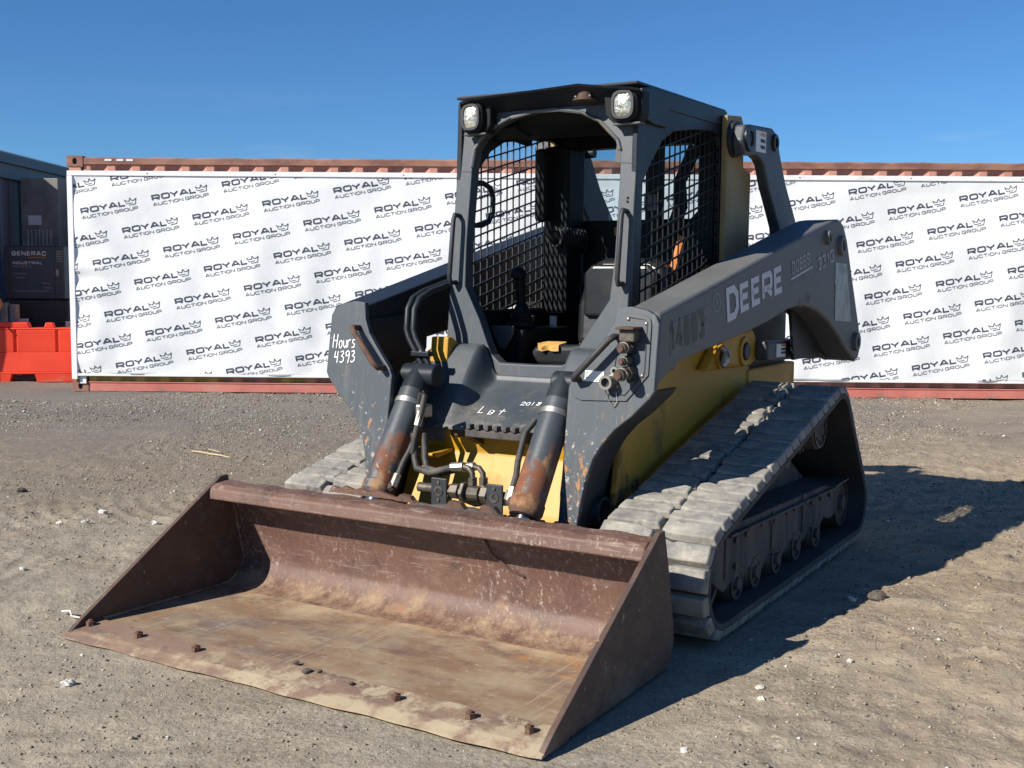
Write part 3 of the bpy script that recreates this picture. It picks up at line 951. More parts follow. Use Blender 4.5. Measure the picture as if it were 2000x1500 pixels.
prof = corrugated(CLEN - 0.36)
sheet_from(prof, 0.112, 2.505, 0.003, lambda a, b, z: (0.18 + a, 0.018 + b, z)).build('side_panel', 'box_rust', box)
sheet_from(prof, 0.112, 2.505, 0.003, lambda a, b, z: (0.18 + a, CDEP - 0.018 - b, z)).build('side_panel', 'box_rust', box)
endp = corrugated(CDEP - 0.36)
sheet_from(endp, 0.112, 2.505, 0.003, lambda a, b, z: (0.015 + b, 0.18 + a, z)).build('end_panel', 'box_rust', box)
MB().box(CLEN - .06, CLEN - .02, .18, CDEP - .18, .155, 2.478).build('door', 'box_rust', box)
MB().box(.02, CLEN - .02, .06, CDEP - .06, 2.53, 2.56).build('roof', 'box_rail', box)
MB().box(.06, CLEN - .06, .1, CDEP - .1, .16, .19).build('floor', 'dark', box)
for yy in (0.0, CDEP - 0.06):
    # top rail, a little dented
    mb = MB()
    N_ = 120
    vs, fs = [], []
    for i in range(N_ + 1):
        a = 0.178 + (CLEN - 0.356) * i / N_
        dz = 0.0025 * math.sin(i * 0.9) + 0.002 * math.sin(i * 2.3 + 1) if 2 < i < N_ - 2 else 0
        z0, z1 = 2.500 + dz * .4, 2.574 + dz
        vs += [(a, yy + .002, z0), (a, yy + .062, z0), (a, yy + .062, z1), (a, yy + .012, z1), (a, yy + .002, z1 - .014)]
    for i in range(N_):
        for k in range(5):
            m = (k + 1) % 5
            fs.append((5 * i + k, 5 * i + m, 5 * i + 5 + m, 5 * i + 5 + k))
    fs += [tuple(range(5)), tuple(5 * N_ + k for k in range(4, -1, -1))]
    mb.add(vs, fs).build('top_rail', 'box_rail', box)
    mb = MB().box(.178, CLEN - .178, yy + .004, yy + .05, .002, .097)
    mb.box(.178, CLEN - .178, yy - .004, yy + .06, .097, .110)
    mb.build('bottom_rail', 'box_red', box, bevel=.004)
for xx in (0.0, CLEN - 0.178):
    MB().box(xx + .02, xx + .158, .004, .16, .12, 2.47).build('corner_post', 'box_rust', box, bevel=.01)
    MB().box(xx + .02, xx + .158, CDEP - .16, CDEP - .004, .12, 2.47).build('corner_post', 'box_rust', box, bevel=.01)
    for zz in (0.0, CHT - 0.118):
        for yy in (0.0, CDEP - 0.162):
            f = MB()
            cen = (xx + .089, zz + .059)
            hole = [(cen[0] + .026 * math.cos(t), cen[1] + .036 * math.sin(t)) for t in [k * math.pi / 7 for k in range(14)]]
            rect = [(xx, zz), (xx + .178, zz), (xx + .178, zz + .118), (xx, zz + .118)]
            f.ring(rect, hole, lambda p, q: (p, yy - .004, q), lambda p, q: (p, yy + .03, q), cen)
            f.box(xx + .002, xx + .176, yy + .03, yy + .162, zz + .002, zz + .116)
            cast = f.build('corner_casting', 'box_rail', box)
            MB().box(xx + .05, xx + .128, yy + .026, yy + .032, zz + .02, zz + .098).build('casting_recess', 'dark', cast)
# stickers left on the top rail
for a in (0.42, 0.55, 0.655):
    MB().box(a, a + .075, -.003, .001, 2.535, 2.556).build('sticker', 'sticker', box)

# ------------------------------------------------------------------ banner on the container
ban = empty('banner', (CX, CY, 0), CROT)
tag(ban, 'white banner printed all over with navy crown logos, framed on the container', 'banner')
BX0, BX1, BZ0, BZ1 = 0.06, 11.95, 0.190, 2.384


def fab(a, z):
    """how far the cloth hangs in front of the container (metres, towards the camera)"""
    e = sstep(0, .25, a - BX0) * sstep(0, .16, BZ1 - z)
    w = 0.010 * np.sin(a * 3.1 + 1.7 * np.sin(z * 1.3)) + 0.006 * np.sin(a * 9.0 - z * 2.2 + np.sin(a * 2.3)) * sstep(2.2, 1.2, z)
    w = w + 0.012 * (NO[0](np.asarray(a) * 1.8 + 60, np.asarray(z) * 0.7 + 60) - .5)
    w = w + 0.012 * (NO[1](np.asarray(a) * 5 + z * 3 + 20, np.asarray(z) * 2.0 - a * 1.2 + 80) - .5)
    w = w + 0.004 * np.sin((a * 0.7 + z * 2.0) * 7 + 3 * NO[2](np.asarray(a) * 1.1 + 9, np.asarray(z) * 1.1 + 9)) * sstep(0.9, 0.3, z)
    tuck = 0.012 * np.sin(z * 14 + 2 * np.sin(z * 5)) * sstep(0.55, 0.05, a - BX0)
    return 0.038 + 1.35 * e * w + tuck * sstep(0, .04, a - BX0)


aa = np.arange(BX0, BX1 + .001, 0.028)
zz_ = np.linspace(BZ0, BZ1, 74)
A_, Z_ = np.meshgrid(aa, zz_, indexing='ij')
W_ = fab(A_, Z_)
n1, n2 = A_.shape
mb = MB()
idx = np.arange(n1 * n2).reshape(n1, n2)
mb.v = [tuple(p) for p in np.stack([A_, -W_, Z_], -1).reshape(-1, 3)]
mb.f = [tuple(q) for q in np.stack([idx[:-1, :-1], idx[1:, :-1], idx[1:, 1:], idx[:-1, 1:]], -1).reshape(-1, 4).tolist()]
o = mb.build('fabric', 'banner', ban, recalc=False, smooth=180)
o.modifiers.new('thickness', 'SOLIDIFY').thickness = 0.0012
o.modifiers['thickness'].offset = -1
# timber frame battens
MB().box(0.018, BX1 + .05, -.052, -.012, BZ1 - .012, BZ1 + .040).build('top_batten', 'white_bar', ban, bevel=.003)
MB().box(BX0 - .045, BX0 + .016, -.052, -.012, BZ0 - .05, BZ1 - .0145).build('side_batten', 'white_bar', ban, bevel=.003)
MB().box(BX1 - .02, BX1 + .05, -.052, -.012, BZ0 - .05, BZ1 - .0145).build('side_batten', 'white_bar', ban, bevel=.003)
mbb = MB().box(BX0 + .018, BX1 - .022, -.050, -.012, BZ0 - .014, BZ0 + .012)
mbb.build('bottom_batten', 'white_bar', ban, bevel=.003)
for a in (0.9, 2.3, 3.7, 8.0, 9.2, 10.4):
    MB().cyl((a, -.0545, BZ1 + .014), (a, -.051, BZ1 + .014), .007, 8).build('screw', 'rusty', ban)
MB().box(BX0 + .03, BX0 + .10, -.02, -.006, .09, .17).build('foot_block', 'white_bar', ban)


def clip_poly(poly, lo, hi):
    def clip(pl, inside, cut):
        out = []
        for i in range(len(pl)):
            p, q = pl[i - 1], pl[i]
            ip, iq = inside(p), inside(q)
            if ip != iq: out.append(cut(p, q))
            if iq: out.append(q)
        return out
    for ax, val, sgn in ((0, lo[0], 1), (0, hi[0], -1), (1, lo[1], 1), (1, hi[1], -1)):
        if not poly: return poly
        poly = clip(poly, lambda p: (p[ax] - val) * sgn >= 0,
                    lambda p, q: tuple(p[k] + (q[k] - p[k]) * (val - p[ax]) / (q[ax] - p[ax]) for k in (0, 1)))
    return poly


logo_big = []
for ch, x0, wd in (('R', 0.0, .092), ('O', .107, .094), ('Y', .203, .098), ('A', .308, .104), ('L', .420, .076)):
    h, w = .064, .0155
    for pts, closed in GL[ch][1]:
        logo_big += stroke([(x0 + w / 2 + p[0] * (wd - w), w / 2 + p[1] * (h - w)) for p in pts], w, bool(closed))
for pl_, w in (([(.493, .068), (.512, .052), (.533, .044), (.545, .047), (.5585, .078)], .0075),
               ([(.5585, .078), (.572, .049), (.584, .045), (.602, .050), (.624, .064)], .0075),
               ([(.624, .066), (.604, .003), (.532, .001)], .0060),
               ([(.493, .068), (.511, .020), (.578, .022)], .0055)):
    logo_big += stroke(pl_, w)
logo_auction = text_quads('AUCTION', 0.0, -.058, .036, .0068, 1.05, 0.22, width=.336)
logo_group = text_quads('GROUP', .362, -.058, .036, .0068, 1.05, 0.22, width=.260)


def cut_up(qs, n=3):
    """split long strokes so that the print follows the folds of the cloth"""
    out = []
    for a, b, c, d in qs:
        for i in range(n):
            t0, t1 = i / n, (i + 1) / n
            lerp = lambda p, q, t: (p[0] + (q[0] - p[0]) * t, p[1] + (q[1] - p[1]) * t)
            out.append([lerp(a, d, t0), lerp(b, c, t0), lerp(b, c, t1), lerp(a, d, t1)])
    return out


TH = R(10.9)


def place_logo(ox, oz):
    ct, st = math.cos(TH), math.sin(TH)
    for qs, mat, nm in ((cut_up(logo_big), 'ink', 'logo'), (cut_up(logo_auction, 2), 'ink_grey', 'logo_word'), (cut_up(logo_group, 2), 'ink_grey', 'logo_word')):
        mb = MB()
        for qd in qs:
            pg = [(ox + p[0] * ct - p[1] * st, oz + p[0] * st + p[1] * ct) for p in qd]
            pg = clip_poly(pg, (BX0 + .02, BZ0 + .014), (BX1 - .03, BZ1 - .014))
            if len(pg) >= 3:
                ws = fab(np.array([p[0] for p in pg]), np.array([p[1] for p in pg]))
                mb.add([(p[0], -w - .0028, p[1]) for p, w in zip(pg, ws)], [tuple(range(len(pg)))])
        if mb.v:
            mb.build(nm, mat, ban, recalc=False)


for (o0, va, vb, lo, hi) in (((.167, 1.952), (.7751, .1495), (.4455, -.2075), -1.0, 5.52),
                             ((8.539, 2.211), (.7678, .1471), (.4378, -.2099), 5.52, 12.2)):
    for i in range(-22, 23):
        for j in range(-22, 23):
            px = o0[0] + i * va[0] + j * vb[0]
            pz = o0[1] + i * va[1] + j * vb[1]
            if lo <= px < hi and BZ0 - .22 < pz < BZ1 + .1 and px > BX0 - .62 and px < BX1:
                place_logo(px, pz)

# ------------------------------------------------------------------ shed, cabinets and generator on the left
shed = empty('shed', (-8.6, 18.0, 0))
tag(shed, 'dark blue-grey shed with vertical ribbed siding at the left edge', 'shed')
ribs = []
k = 0.0
while k < 12.0:
    ribs += [(k, 0), (k + .20, 0), (k + .225, .022), (k + .275, .022), (k + .30, 0)]
    k += .30
sheet_from(ribs, 0.0, 2.80, 0.01, lambda a, b, z: (1.6 + b, -4.95 + a, z)).build('siding', 'shed', shed)
MB().box(-2.5, 1.59, -4.94, 7.0, 0, 2.80).build('wall', 'shed', shed)
MB().prism([(-2.75, 2.80), (1.75, 2.80), (1.75, 2.93), (-.5, 3.5), (-2.75, 2.93)], 'y', -5.1, 7.2).build('roof', 'shed_trim', shed)
MB().box(1.60, 1.70, -5.0, 7.0, 2.60, 2.798).build('gutter', 'shed_trim', shed)

cab1 = empty('equipment_cabinet', (-6.53, 15.85, 0))
tag(cab1, 'tall grey equipment cabinet with louvres behind the black generator', 'cabinet')
MB().box(-.25, .26, 0, .6, 0, 2.62).build('body', 'cabinet', cab1, bevel=.01)
MB().box(-.16, .02, -.012, 0, 1.98, 2.11).build('notice', 'paper', cab1)
for i in range(7):
    MB().box(-.18 + i * .052, -.155 + i * .052, -.014, 0, 1.66, 1.92).build('louvre', 'cabinet_light', cab1)
cab2 = empty('grey_cabinet', (-6.05, 16.3, 0))
tag(cab2, 'pale grey cabinet squeezed between the tall cabinet and the container', 'cabinet')
MB().box(-.23, .30, 0, .5, 0, 2.62).build('body', 'cabinet_light', cab2, bevel=.01)
MB().box(-.22, .29, -.006, 0, 2.10, 2.13).build('door_seam', 'dark', cab2)
for i in range(5):
    MB().box(-.15 + i * .05, -.13 + i * .05, -.010, 0, 1.72, 1.92).build('louvre', 'cabinet', cab2)

gen = empty('generator', (-6.13, 14.6, 0))
tag(gen, 'black generator enclosure with grey lettering behind the orange barrier', 'generator')
MB().box(-.37, .40, 0, .9, .98, 1.66).build('enclosure', 'genset', gen, bevel=.015)
MB().box(-.40, .43, .02, .88, .40, .97).build('base_tank', 'dark', gen, bevel=.01)
for xx in (-.36, .30):
    for yy in (.08, .74):
        MB().box(xx, xx + .09, yy, yy + .09, 0, .40).build('leg', 'dark', gen)
gf = lambda u, v: (u, -.004, v)
print_quads(text_quads('GENERAC', -.26, 1.535, .055, .013, 1.0, .2, width=.44), gf, 'lettering', 'grey_text', gen)
print_quads([[(-.06, 1.505), (-.06, 1.517), (.18, 1.517), (.18, 1.505)]], gf, 'stripe', 'orange_line', gen)
print_quads(text_quads('INDUSTRIAL', -.25, 1.425, .036, .008, 1.0, .2, width=.38), gf, 'lettering', 'grey_text', gen)
print_quads(text_quads('POWER', -.25, 1.38, .034, .008, 1.0, .2, width=.24), gf, 'lettering', 'dim_text', gen)
for (u0, u1, v) in ((-.24, -.08, 1.30), (-.21, -.10, 1.25), (.12, .22, 1.18), (.14, .24, 1.12), (-.24, .2, 1.08)):
    print_quads([[(u0, v), (u0, v + .012), (u1, v + .012), (u1, v)]], gf, 'print_line', 'dim_text', gen)
for xx in (-.30, .28):
    MB().box(xx - .004, xx + .004, -.0035, .0, 1.0, 1.64).build('door_seam', 'dark', gen)
MB().box(.30, .335, -.014, -.0005, 1.28, 1.36).build('latch', 'cabinet_light', gen, bevel=.003)
for i in range(5):
    MB().box(.31, .385, -.006, -.0005, 1.46 + i * .03, 1.475 + i * .03).build('louvre', 'cabinet', gen)
tag(MB().box(-6.20, -6.09, 14.30, 14.34, .50, .74).build('paper_sheet', 'paper', bevel=.002),
    'small white sheet standing behind the barrier, under the generator lettering', 'paper')
tag(MB().box(-5.66, -5.52, 14.42, 14.46, .62, .71).build('plate', 'paper', bevel=.002),
    'small pale plate behind the barrier, nearest the container', 'plate')
for i, (xx, lb) in enumerate(((-6.46, 'grey canister standing left of its twin behind the barrier'), (-6.34, 'grey canister standing right of its twin behind the barrier'))):
    tag(MB().box(xx, xx + .10, 14.35, 14.45, 0, .94 - .02 * i).build('canister', 'cabinet_light', bevel=.02), lb, 'canister', 'canisters')

# ------------------------------------------------------------------ orange barrier
bar = empty('traffic_barrier', (-6.25, 13.62, 0), R(9))
tag(bar, 'orange plastic water-filled barrier beside the container', 'barrier')


def barrier():
    x0, x1 = -1.0, 1.0
    # stepped upper wall with vertical grooves
    grooves = [-.70, -.22, .28, .76]
    front = [(x0, 0.0)]
    for g in grooves:
        front += [(g - .02, 0.0), (g - .012, .022), (g + .012, .022), (g + .02, 0.0)]
    front += [(x1, 0.0)]
    back = [(x1, .20), (x0, .20)]
    MB().prism(front + back, 'z', .36, .63).build('wall', 'orange', bar, bevel=.006)
    MB().prism([(x0, 0), (x1, 0), (x1, .20), (x0, .20)], 'z', .63, .655).build('top', 'orange', bar, bevel=.01)
    mb = MB()
    mb.plate([(x0, 0), (x1, 0), (x1, .2), (x0, .2)], lambda p, q: (p, q, .3595), lambda p, q: (p, q + (.022 if q > .1 else -.022), .125))
    mb.build('lower_wall', 'orange', bar, bevel=.006)
    MB().box(x0, x1, -.034, .234, .098, .1245).build('base_lip', 'orange', bar, bevel=.006)
    for (a, b) in ((-1.0, -.60), (-.36, .24), (.50, 1.0)):
        MB().prism([(a, .0975), (b, .0975), (b - .025, 0.0), (a + .025, 0.0)], 'y', -.032, .232).build('foot', 'orange', bar, bevel=.006)
    for (a, b, h) in ((-1.0, .42, .72), (.62, .70, .715)):
        if b - a > .5:
            MB().prism([(a, .654), (b + .02, .654), (b, h), (a, h)], 'y', .03, .17).build('raised_top', 'orange', bar, bevel=.012)
        else:
            MB().prism([(a - .02, .654), (b + .02, .654), (b, h), (a, h)], 'y', .05, .15).build('top_knob', 'orange', bar, bevel=.01)


barrier()
tb = empty('canvas_bundle', (-6.30, 13.66, .72))
tag(tb, 'tan canvas bundle on the orange barrier at the left picture edge', 'bundle')
MB().ball((0, 0, .21), (.17, .12, .20), 16, 10, lambda d: 1 + .12 * math.sin(d.z * 22 + d.x * 9)).build('bundle_body', 'canvas', tb, smooth=60)
MB().tube([(.10, -.06, .06), (.14, -.08, .03), (.17, -.10, -.02)], .012, 8).build('strut', 'straw', tb)

# ------------------------------------------------------------------ compact track loader
LO = empty('compact_track_loader', (LX, LY, 0), math.atan2(-CC, -SS))
tag(LO, 'dark grey and yellow compact track loader with open cab and rusty bucket', 'track loader')


def sub(name, parent=LO):
    return empty(name, parent=parent)


# ---- bucket
def lerp2(a, b, t):
    return (a[0] + (b[0] - a[0]) * t, a[1] + (b[1] - a[1]) * t)


bk = sub('bucket')
arc = []
for t in np.linspace(0, 1, 12):                       # heel curve from floor to back
    ang = R(-90) - t * R(78)
    arc.append((-.765 + .122 * math.cos(ang), .140 + .122 * math.sin(ang)))
inner = [(-.162, .024), (-.50, .019)] + arc + [(-.845, .30), (-.812, .392)]
MB().plate([(-.162, .022), (-.50, .017), (-.745, .015), (-.745, .003), (-.162, .003)],
           lambda x, z: (x, -.953, z), lambda x, z: (x, .953, z)).build('floor_plate', 'bucket_floor', bk)
in2 = [(-.745, .0155)] + arc + [(-.846, .30), (-.812, .40)]
outp = [(x - .012 if z > .05 else x - .004, z - (.012 if z < .05 else 0)) for x, z in in2]
mb = MB()
n = len(in2)
ys = np.linspace(-.953, .953, 40)
vs = []
for y in ys:
    dent = lambda x, z: 0.003 * math.sin(y * 9 + z * 14) + .0015 * math.sin(y * 23 - z * 20)
    vs += [(x + (dent(x, z) if z > .12 else 0), y, z) for x, z in in2] + [(x, y, z) for x, z in outp]
fs = []
for i in range(len(ys) - 1):
    a, b = i * 2 * n, (i + 1) * 2 * n
    for k in range(n - 1):
        fs.append((a + k, b + k, b + k + 1, a + k + 1))
        fs.append((a + n + k, a + n + k + 1, b + n + k + 1, b + n + k))
    fs.append((a + n - 1, b + n - 1, b + 2 * n - 1, a + 2 * n - 1))
    fs.append((a, a + n, b + n, b))
fs.append(tuple(range(n)) + tuple(range(2 * n - 1, n - 1, -1)))
e = (len(ys) - 1) * 2 * n
fs.append(tuple(e + k for k in range(n)) + tuple(e + k for k in range(2 * n - 1, n - 1, -1)))
mb.add(vs, fs).build('back_plate', 'bucket', bk, smooth=50)
side = [(-.02, .006), (-.075, .045), (-.735, .448), (-.762, .466), (-.802, .468), (-.840, .336), (-.889, .135), (-.893, .075), (-.868, .022), (-.82, .002), (-.165, .002), (-.16, -.006), (-.03, -.004)]
for s in (-1, 1):
    MB().prism(side, 'y', s * .9545, s * .9745).build('side_plate', 'plate_side', bk, bevel=.003)
    wb = MB()
    pts_ = [(-.17, .026), (-.45, .022), (-.745, .019)] + arc[2:] + [(-.843, .30), (-.812, .385)]
    fine = []
    for p_, q_ in zip(pts_, pts_[1:]):
        m_ = max(1, int(math.hypot(q_[0] - p_[0], q_[1] - p_[1]) / .02))
        fine += [lerp2(p_, q_, k_ / m_) for k_ in range(m_)]
    wb.tube([(x + .004, s * .951, z + .002) for x, z in fine], [.006 + .0018 * (k_ % 2) for k_ in range(len(fine))], 6)
    wb.build('weld_bead', 'bucket', bk, smooth=60)
# heavy beam along the top
beam = [(-.690, .384), (-.699, .426), (-.722, .442), (-.800, .447), (-.822, .40), (-.80, .384)]
mb = MB()
ys = np.linspace(-.953, .953, 60)
nb = len(beam)
vs, fs = [], []
for i, y in enumerate(ys):
    d = .0015 * math.sin(y * 7) + .001 * math.sin(y * 21 + 1)
    vs += [(x + d, y, z + (.003 * math.sin(y * 33) if z > .44 else 0)) for x, z in beam]
for i in range(len(ys) - 1):
    for k in range(nb):
        m = (k + 1) % nb
        fs.append((i * nb + k, i * nb + m, (i + 1) * nb + m, (i + 1) * nb + k))
fs += [tuple(range(nb)), tuple((len(ys) - 1) * nb + k for k in range(nb))]
mb.add(vs, fs).build('top_beam', 'bucket', bk, bevel=.006)
edge = [(.0, .004), (-.045, .018), (-.1605, .028), (-.1605, .0235), (-.158, .0), (.0, -.002)]
mb = MB()
ys = np.linspace(-.974, .974, 70)
nb = len(edge)
vs, fs = [], []
for y in ys:
    d = .004 * math.sin(y * 11) + .003 * math.sin(y * 29) - .02 * max(0, abs(y) - .93) * 8
    vs += [(x + (d if x > -.05 else 0), y, z) for x, z in edge]
for i in range(len(ys) - 1):
    for k in range(nb):
        m = (k + 1) % nb
        fs.append((i * nb + k, i * nb + m, (i + 1) * nb + m, (i + 1) * nb + k))
fs += [tuple(range(nb)), tuple((len(ys) - 1) * nb + k for k in range(nb))]
mb.add(vs, fs).build('cutting_edge', 'edge', bk)
for y in (-.935, -.685, -.405, .427, .690, .885):
    mb = MB()
    mb.cyl((-.098, y, .022), (-.098, y, .039), .0155, 6)
    mb.cyl((-.098, y, .038), (-.098, y, .044), .0085, 10)
    mb.build('bolt', 'bolt', bk)
for (x, y, r) in ((-.17, -.03, .010), (-.13, .05, .013), (-.15, .085, .008), (-.12, .24, .008)):
    MB().ball((x, y, .030 + r * .1), (r * 1.5, r * 1.1, r * .5), 8, 5, lambda d: random.uniform(.75, 1.2)).build('mud_clod', 'clod', bk)
# torn lip and hooks on the back of the bucket top
mb = MB()
mb.plate([(-.42, .452), (-.40, .476), (-.36, .470), (-.34, .482), (-.30, .472), (-.27, .480), (-.22, .470), (-.18, .478), (-.10, .462), (-.04, .468), (0.0, .455)],
         lambda y, z: (-.795, y, z), lambda y, z: (-.812, y, z))
mb.build('torn_lip', 'bucket', bk)
for y in (-.06, .16, .30):
    MB().prism([(y - .04, .452), (y - .015, .478), (y + .03, .474), (y + .05, .452)], 'x', -.815, -.79).build('hook', 'rusty', bk)
MB().tube([(-.825, .27, .35), (-.83, .30, .30), (-.845, .36, .25), (-.855, .42, .225)], .004, 6).build('rust_scar', 'rusty', bk)

# ---- quick hitch and hydraulic manifold behind the bucket
qh = sub('quick_hitch')
MB().prism([(-.91, .10), (-.88, .345), (-.93, .372), (-1.10, .355), (-1.12, .16)], 'y', -.44, .44).build('hitch_frame', 'under', qh, bevel=.01)
MB().cyl((-1.06, -.46, .33), (-1.06, .46, .33), .045, 20).build('cross_tube', 'dark', qh, smooth=40)
mb = MB()
mb.cyl((-1.03, -.16, .462), (-1.03, .30, .462), .019, 16)
mb.build('manifold_pipe', 'fitting', qh, smooth=40)
for (y, w, r) in ((-.13, .05, .017), (.01, .04, .031), (.055, .016, .044), (.10, .05, .030), (.15, .03, .036), (.185, .03, .030), (.27, .05, .033)):
    MB().cyl((-1.03, y - w / 2, .462), (-1.03, y + w / 2, .462), r, 6 if r > .03 else 14).build('pipe_fitting', 'fitting', qh, bevel=.002)
for y in (-.045, .205):
    MB().box(-1.005, -.996, y - .036, y + .036, .402, .512).build('bracket', 'dark', qh, bevel=.004)
    MB().annulus((-.9955, y, .462), (-.993, y, .462), .019, .010).build('bracket_hole', 'fitting', qh)
    for dz in (-.034, .034):
        MB().cyl((-.9955, y, .462 + dz), (-.991, y, .462 + dz), .006, 8).build('bracket_bolt', 'fitting', qh)
MB().ball((-.975, .06, .372), (.075, .24, .045), 22, 10, lambda d: random.uniform(.9, 1.08)).build('caked_mud', 'under', qh, smooth=60)
MB().ball((-.975, -.12, .37), (.06, .10, .04), 18, 10, lambda d: random.uniform(.9, 1.08)).build('caked_mud', 'under', qh, smooth=60)
for (dy, dx) in ((0, 0), (.035, -.02)):
    MB().tube([(-1.10 + dx, -.235 + dy, .66), (-1.09 + dx, -.225 + dy, .56), (-1.07 + dx, -.20 + dy, .525), (-1.06 + dx, -.13 + dy, .515), (-1.055 + dx, -.06 + dy, .535), (-1.05 + dx, -.01 + dy, .55)], .0145, 10).build('hose', 'hose', qh, smooth=60)
    MB().tube([(-1.05 + dx, -.02 + dy, .549), (-1.05 + dx, .035 + dy, .556)], .018, 8).build('hose_ferrule', 'galv', qh)
    MB().tube([(-1.05 + dx, .03 + dy, .556), (-1.045 + dx, .06 + dy, .553), (-1.04 + dx, .08 + dy, .535), (-1.035 + dx, .085 + dy, .505)], .011, 10).build('elbow_pipe', 'fitting', qh, smooth=60)
    MB().cyl((-1.035 + dx, .085 + dy, .492), (-1.035 + dx, .085 + dy, .52), .019, 6).build('union_nut', 'fitting', qh)

# ---- lift arms
ARM = [(-1.238, 1.150), (-1.63, 1.237), (-2.30, 1.388), (-2.70, 1.478), (-3.14, 1.572), (-3.25, 1.582), (-3.33, 1.560), (-3.40, 1.48),
       (-3.655, 1.03), (-3.682, .905), (-3.655, .865), (-3.61, .850), (-3.55, .867), (-3.42, .925), (-3.319, .984), (-3.146, 1.067), (-2.985, 1.121),
       (-2.87, 1.143), (-2.761, 1.154), (-2.66, 1.152), (-2.555, 1.141), (-2.304, 1.09), (-2.07, 1.053), (-1.466, .972), (-1.40, .962), (-1.385, .935), (-1.345, .940), (-1.215, .875)]
yo = lambda x: .75 + .04 * (-1.22 - x)
yi = lambda x: .590 + .028 * (-1.22 - x)
FACE = [(.583, 1.168), (.64, 1.173), (.705, 1.160), (.740, 1.143), (.756, 1.112), (.757, .872), (.742, .848), (.675, .778), (.613, .727), (.570, .675), (.535, .615), (.510, .53), (.497, .43), (.490, .35),
        (.412, .35), (.412, .60), (.410, .87), (.425, .90), (.50, .985), (.545, 1.04), (.570, 1.095)]
fx = lambda z: -1.11 - .15 * (z - .37)
arm_named = {}
for s in (1, -1):
    a = sub('lift_arm')
    arm_named[s] = a
    MB().plate(ARM, lambda x, z: (x, s * yo(x), z), lambda x, z: (x, s * yi(x), z)).build('arm_beam', 'grey_arm' if s > 0 else 'cab_dark', a, bevel=.022 if s > 0 else .008, seg=3)  # left beam's darker material puts the shade on its inner side into the colour
    MB().prism([(-1.23, .87), (-1.24, 1.10), (-1.67, 1.12), (-1.66, .96), (-1.61, .885), (-1.53, .842), (-1.45, .832)], 'y', s * .572, s * .586).build('inner_panel', 'cab_dark', a, bevel=.004)
    MB().plate([(y, z) for y, z in FACE], lambda y, z: (fx(z), s * y, z), lambda y, z: (fx(z) - .026, s * y, z)).build('face_plate', 'grey_worn', a, bevel=.004)
    MB().prism([(-2.90, 1.16), (-3.12, 1.10), (-3.38, .985), (-3.64, .872), (-3.55, .862), (-3.40, .897), (-3.30, .872), (-3.22, .890), (-2.98, .884)], 'y', s * .690, s * .706).build('inner_plate', 'cab_dark', a)
    # outer return of the face plate, curving down the leg
    outl = [p for p in FACE[5:14]]
    mb = MB()
    vs, fs = [], []
    for (y, z) in outl:
        vs += [(fx(z) - .02, s * (y - .003), z), (fx(z) - .20 - .03 * (z - .4), s * (y - .003), z), (fx(z) - .20 - .03 * (z - .4), s * (y - .022), z), (fx(z) - .02, s * (y - .022), z)]
    for i in range(len(outl) - 1):
        for k in range(4):
            m = (k + 1) % 4
            fs.append((4 * i + k, 4 * i + m, 4 * i + 4 + m, 4 * i + 4 + k))
    fs += [(0, 1, 2, 3), tuple(4 * (len(outl) - 1) + k for k in range(4))]
    mb.add(vs, fs).build('leg_web', 'dark', a)
    # inner web of the leg
    MB().prism([(-1.12, .34), (-1.16, .66), (-1.20, .87), (-1.40, .93), (-1.33, .60), (-1.26, .34)], 'y', s * .414, s * .432).build('leg_web', 'dark', a, bevel=.003)
    MB().annulus((-1.27, s * .44, .40), (-1.27, s * .525, .40), .055, .044).build('pin_tube', 'dark', a, smooth=40)
    # pin bosses
    for (x, z, ro, ri) in ((-3.06, 1.484, .034, .018), (-3.275, 1.452, .050, .026), (-3.575, .955, .050, .026)):
        MB().annulus((x, s * (yo(x) - .03), z), (x, s * (yo(x) + .022), z), ro, ri).build('pin_boss', 'grey_arm', a, smooth=40, bevel=.004)
        MB().cyl((x, s * (yo(x) - .03), z), (x, s * (yo(x) + .010), z), ri + .002, 18).build('pin', 'dark', a, smooth=40)
    # hand grip on the face plate
    top = Vector((fx(1.06), s * .600, 1.062)); bot = Vector((fx(.905), s * .452, .903))
    out_ = Vector((.055, 0, 0.004))
    d = (bot - top).normalized()
    MB().tube([top, top + out_ * .75, top + out_ + d * .02, bot + out_ - d * .02, bot + out_ * .75, bot], .0125, 12).build('hand_grip', 'rusty' if s < 0 else 'hose', a, smooth=60)

# right-hand side of the picture: coupler plate, decals and lettering
a = arm_named[1]
pf = lambda off: (lambda y, z: (fx(z) + off, y, z))
CP = [(.615, 1.150), (.690, 1.147), (.722, 1.130), (.728, 1.11), (.731, .93), (.652, .833), (.470, .826), (.440, .835), (.425, .86), (.44, .905), (.545, 1.05), (.585, 1.12)]
cpo = MB().plate(CP, pf(.0005), pf(.006)).build('coupler_plate', 'grey', a, bevel=.0015)
IN = [(.635, 1.135), (.700, 1.128), (.712, 1.11), (.716, .937), (.645, .855), (.59, .853), (.60, 1.0)]
for (y, z) in ((.636, 1.128), (.708, 1.113), (.708, .927), (.613, .935), (.613, .885)):
    MB().ball((fx(z) + .007, y, z), (.006, .0075, .0075), 10, 6).build('dome_bolt', 'galv', cpo, smooth=60)
mb = MB()
for p, q_ in zip(IN, IN[1:]):
    mb.tube([pf(.007)(*p), pf(.007)(*q_)], .0022, 5)
mb.build('gasket', 'hose', cpo)
cv = MB().box(fx(1.09), fx(1.09) + .065, .628, .69, 1.048, 1.092).build('coupler_cover', 'fitting', a, bevel=.006)
MB().box(fx(1.09) - .0, fx(1.09) + .085, .622, .695, 1.0925, 1.102).build('cover_lip', 'rusty', cv, bevel=.003)
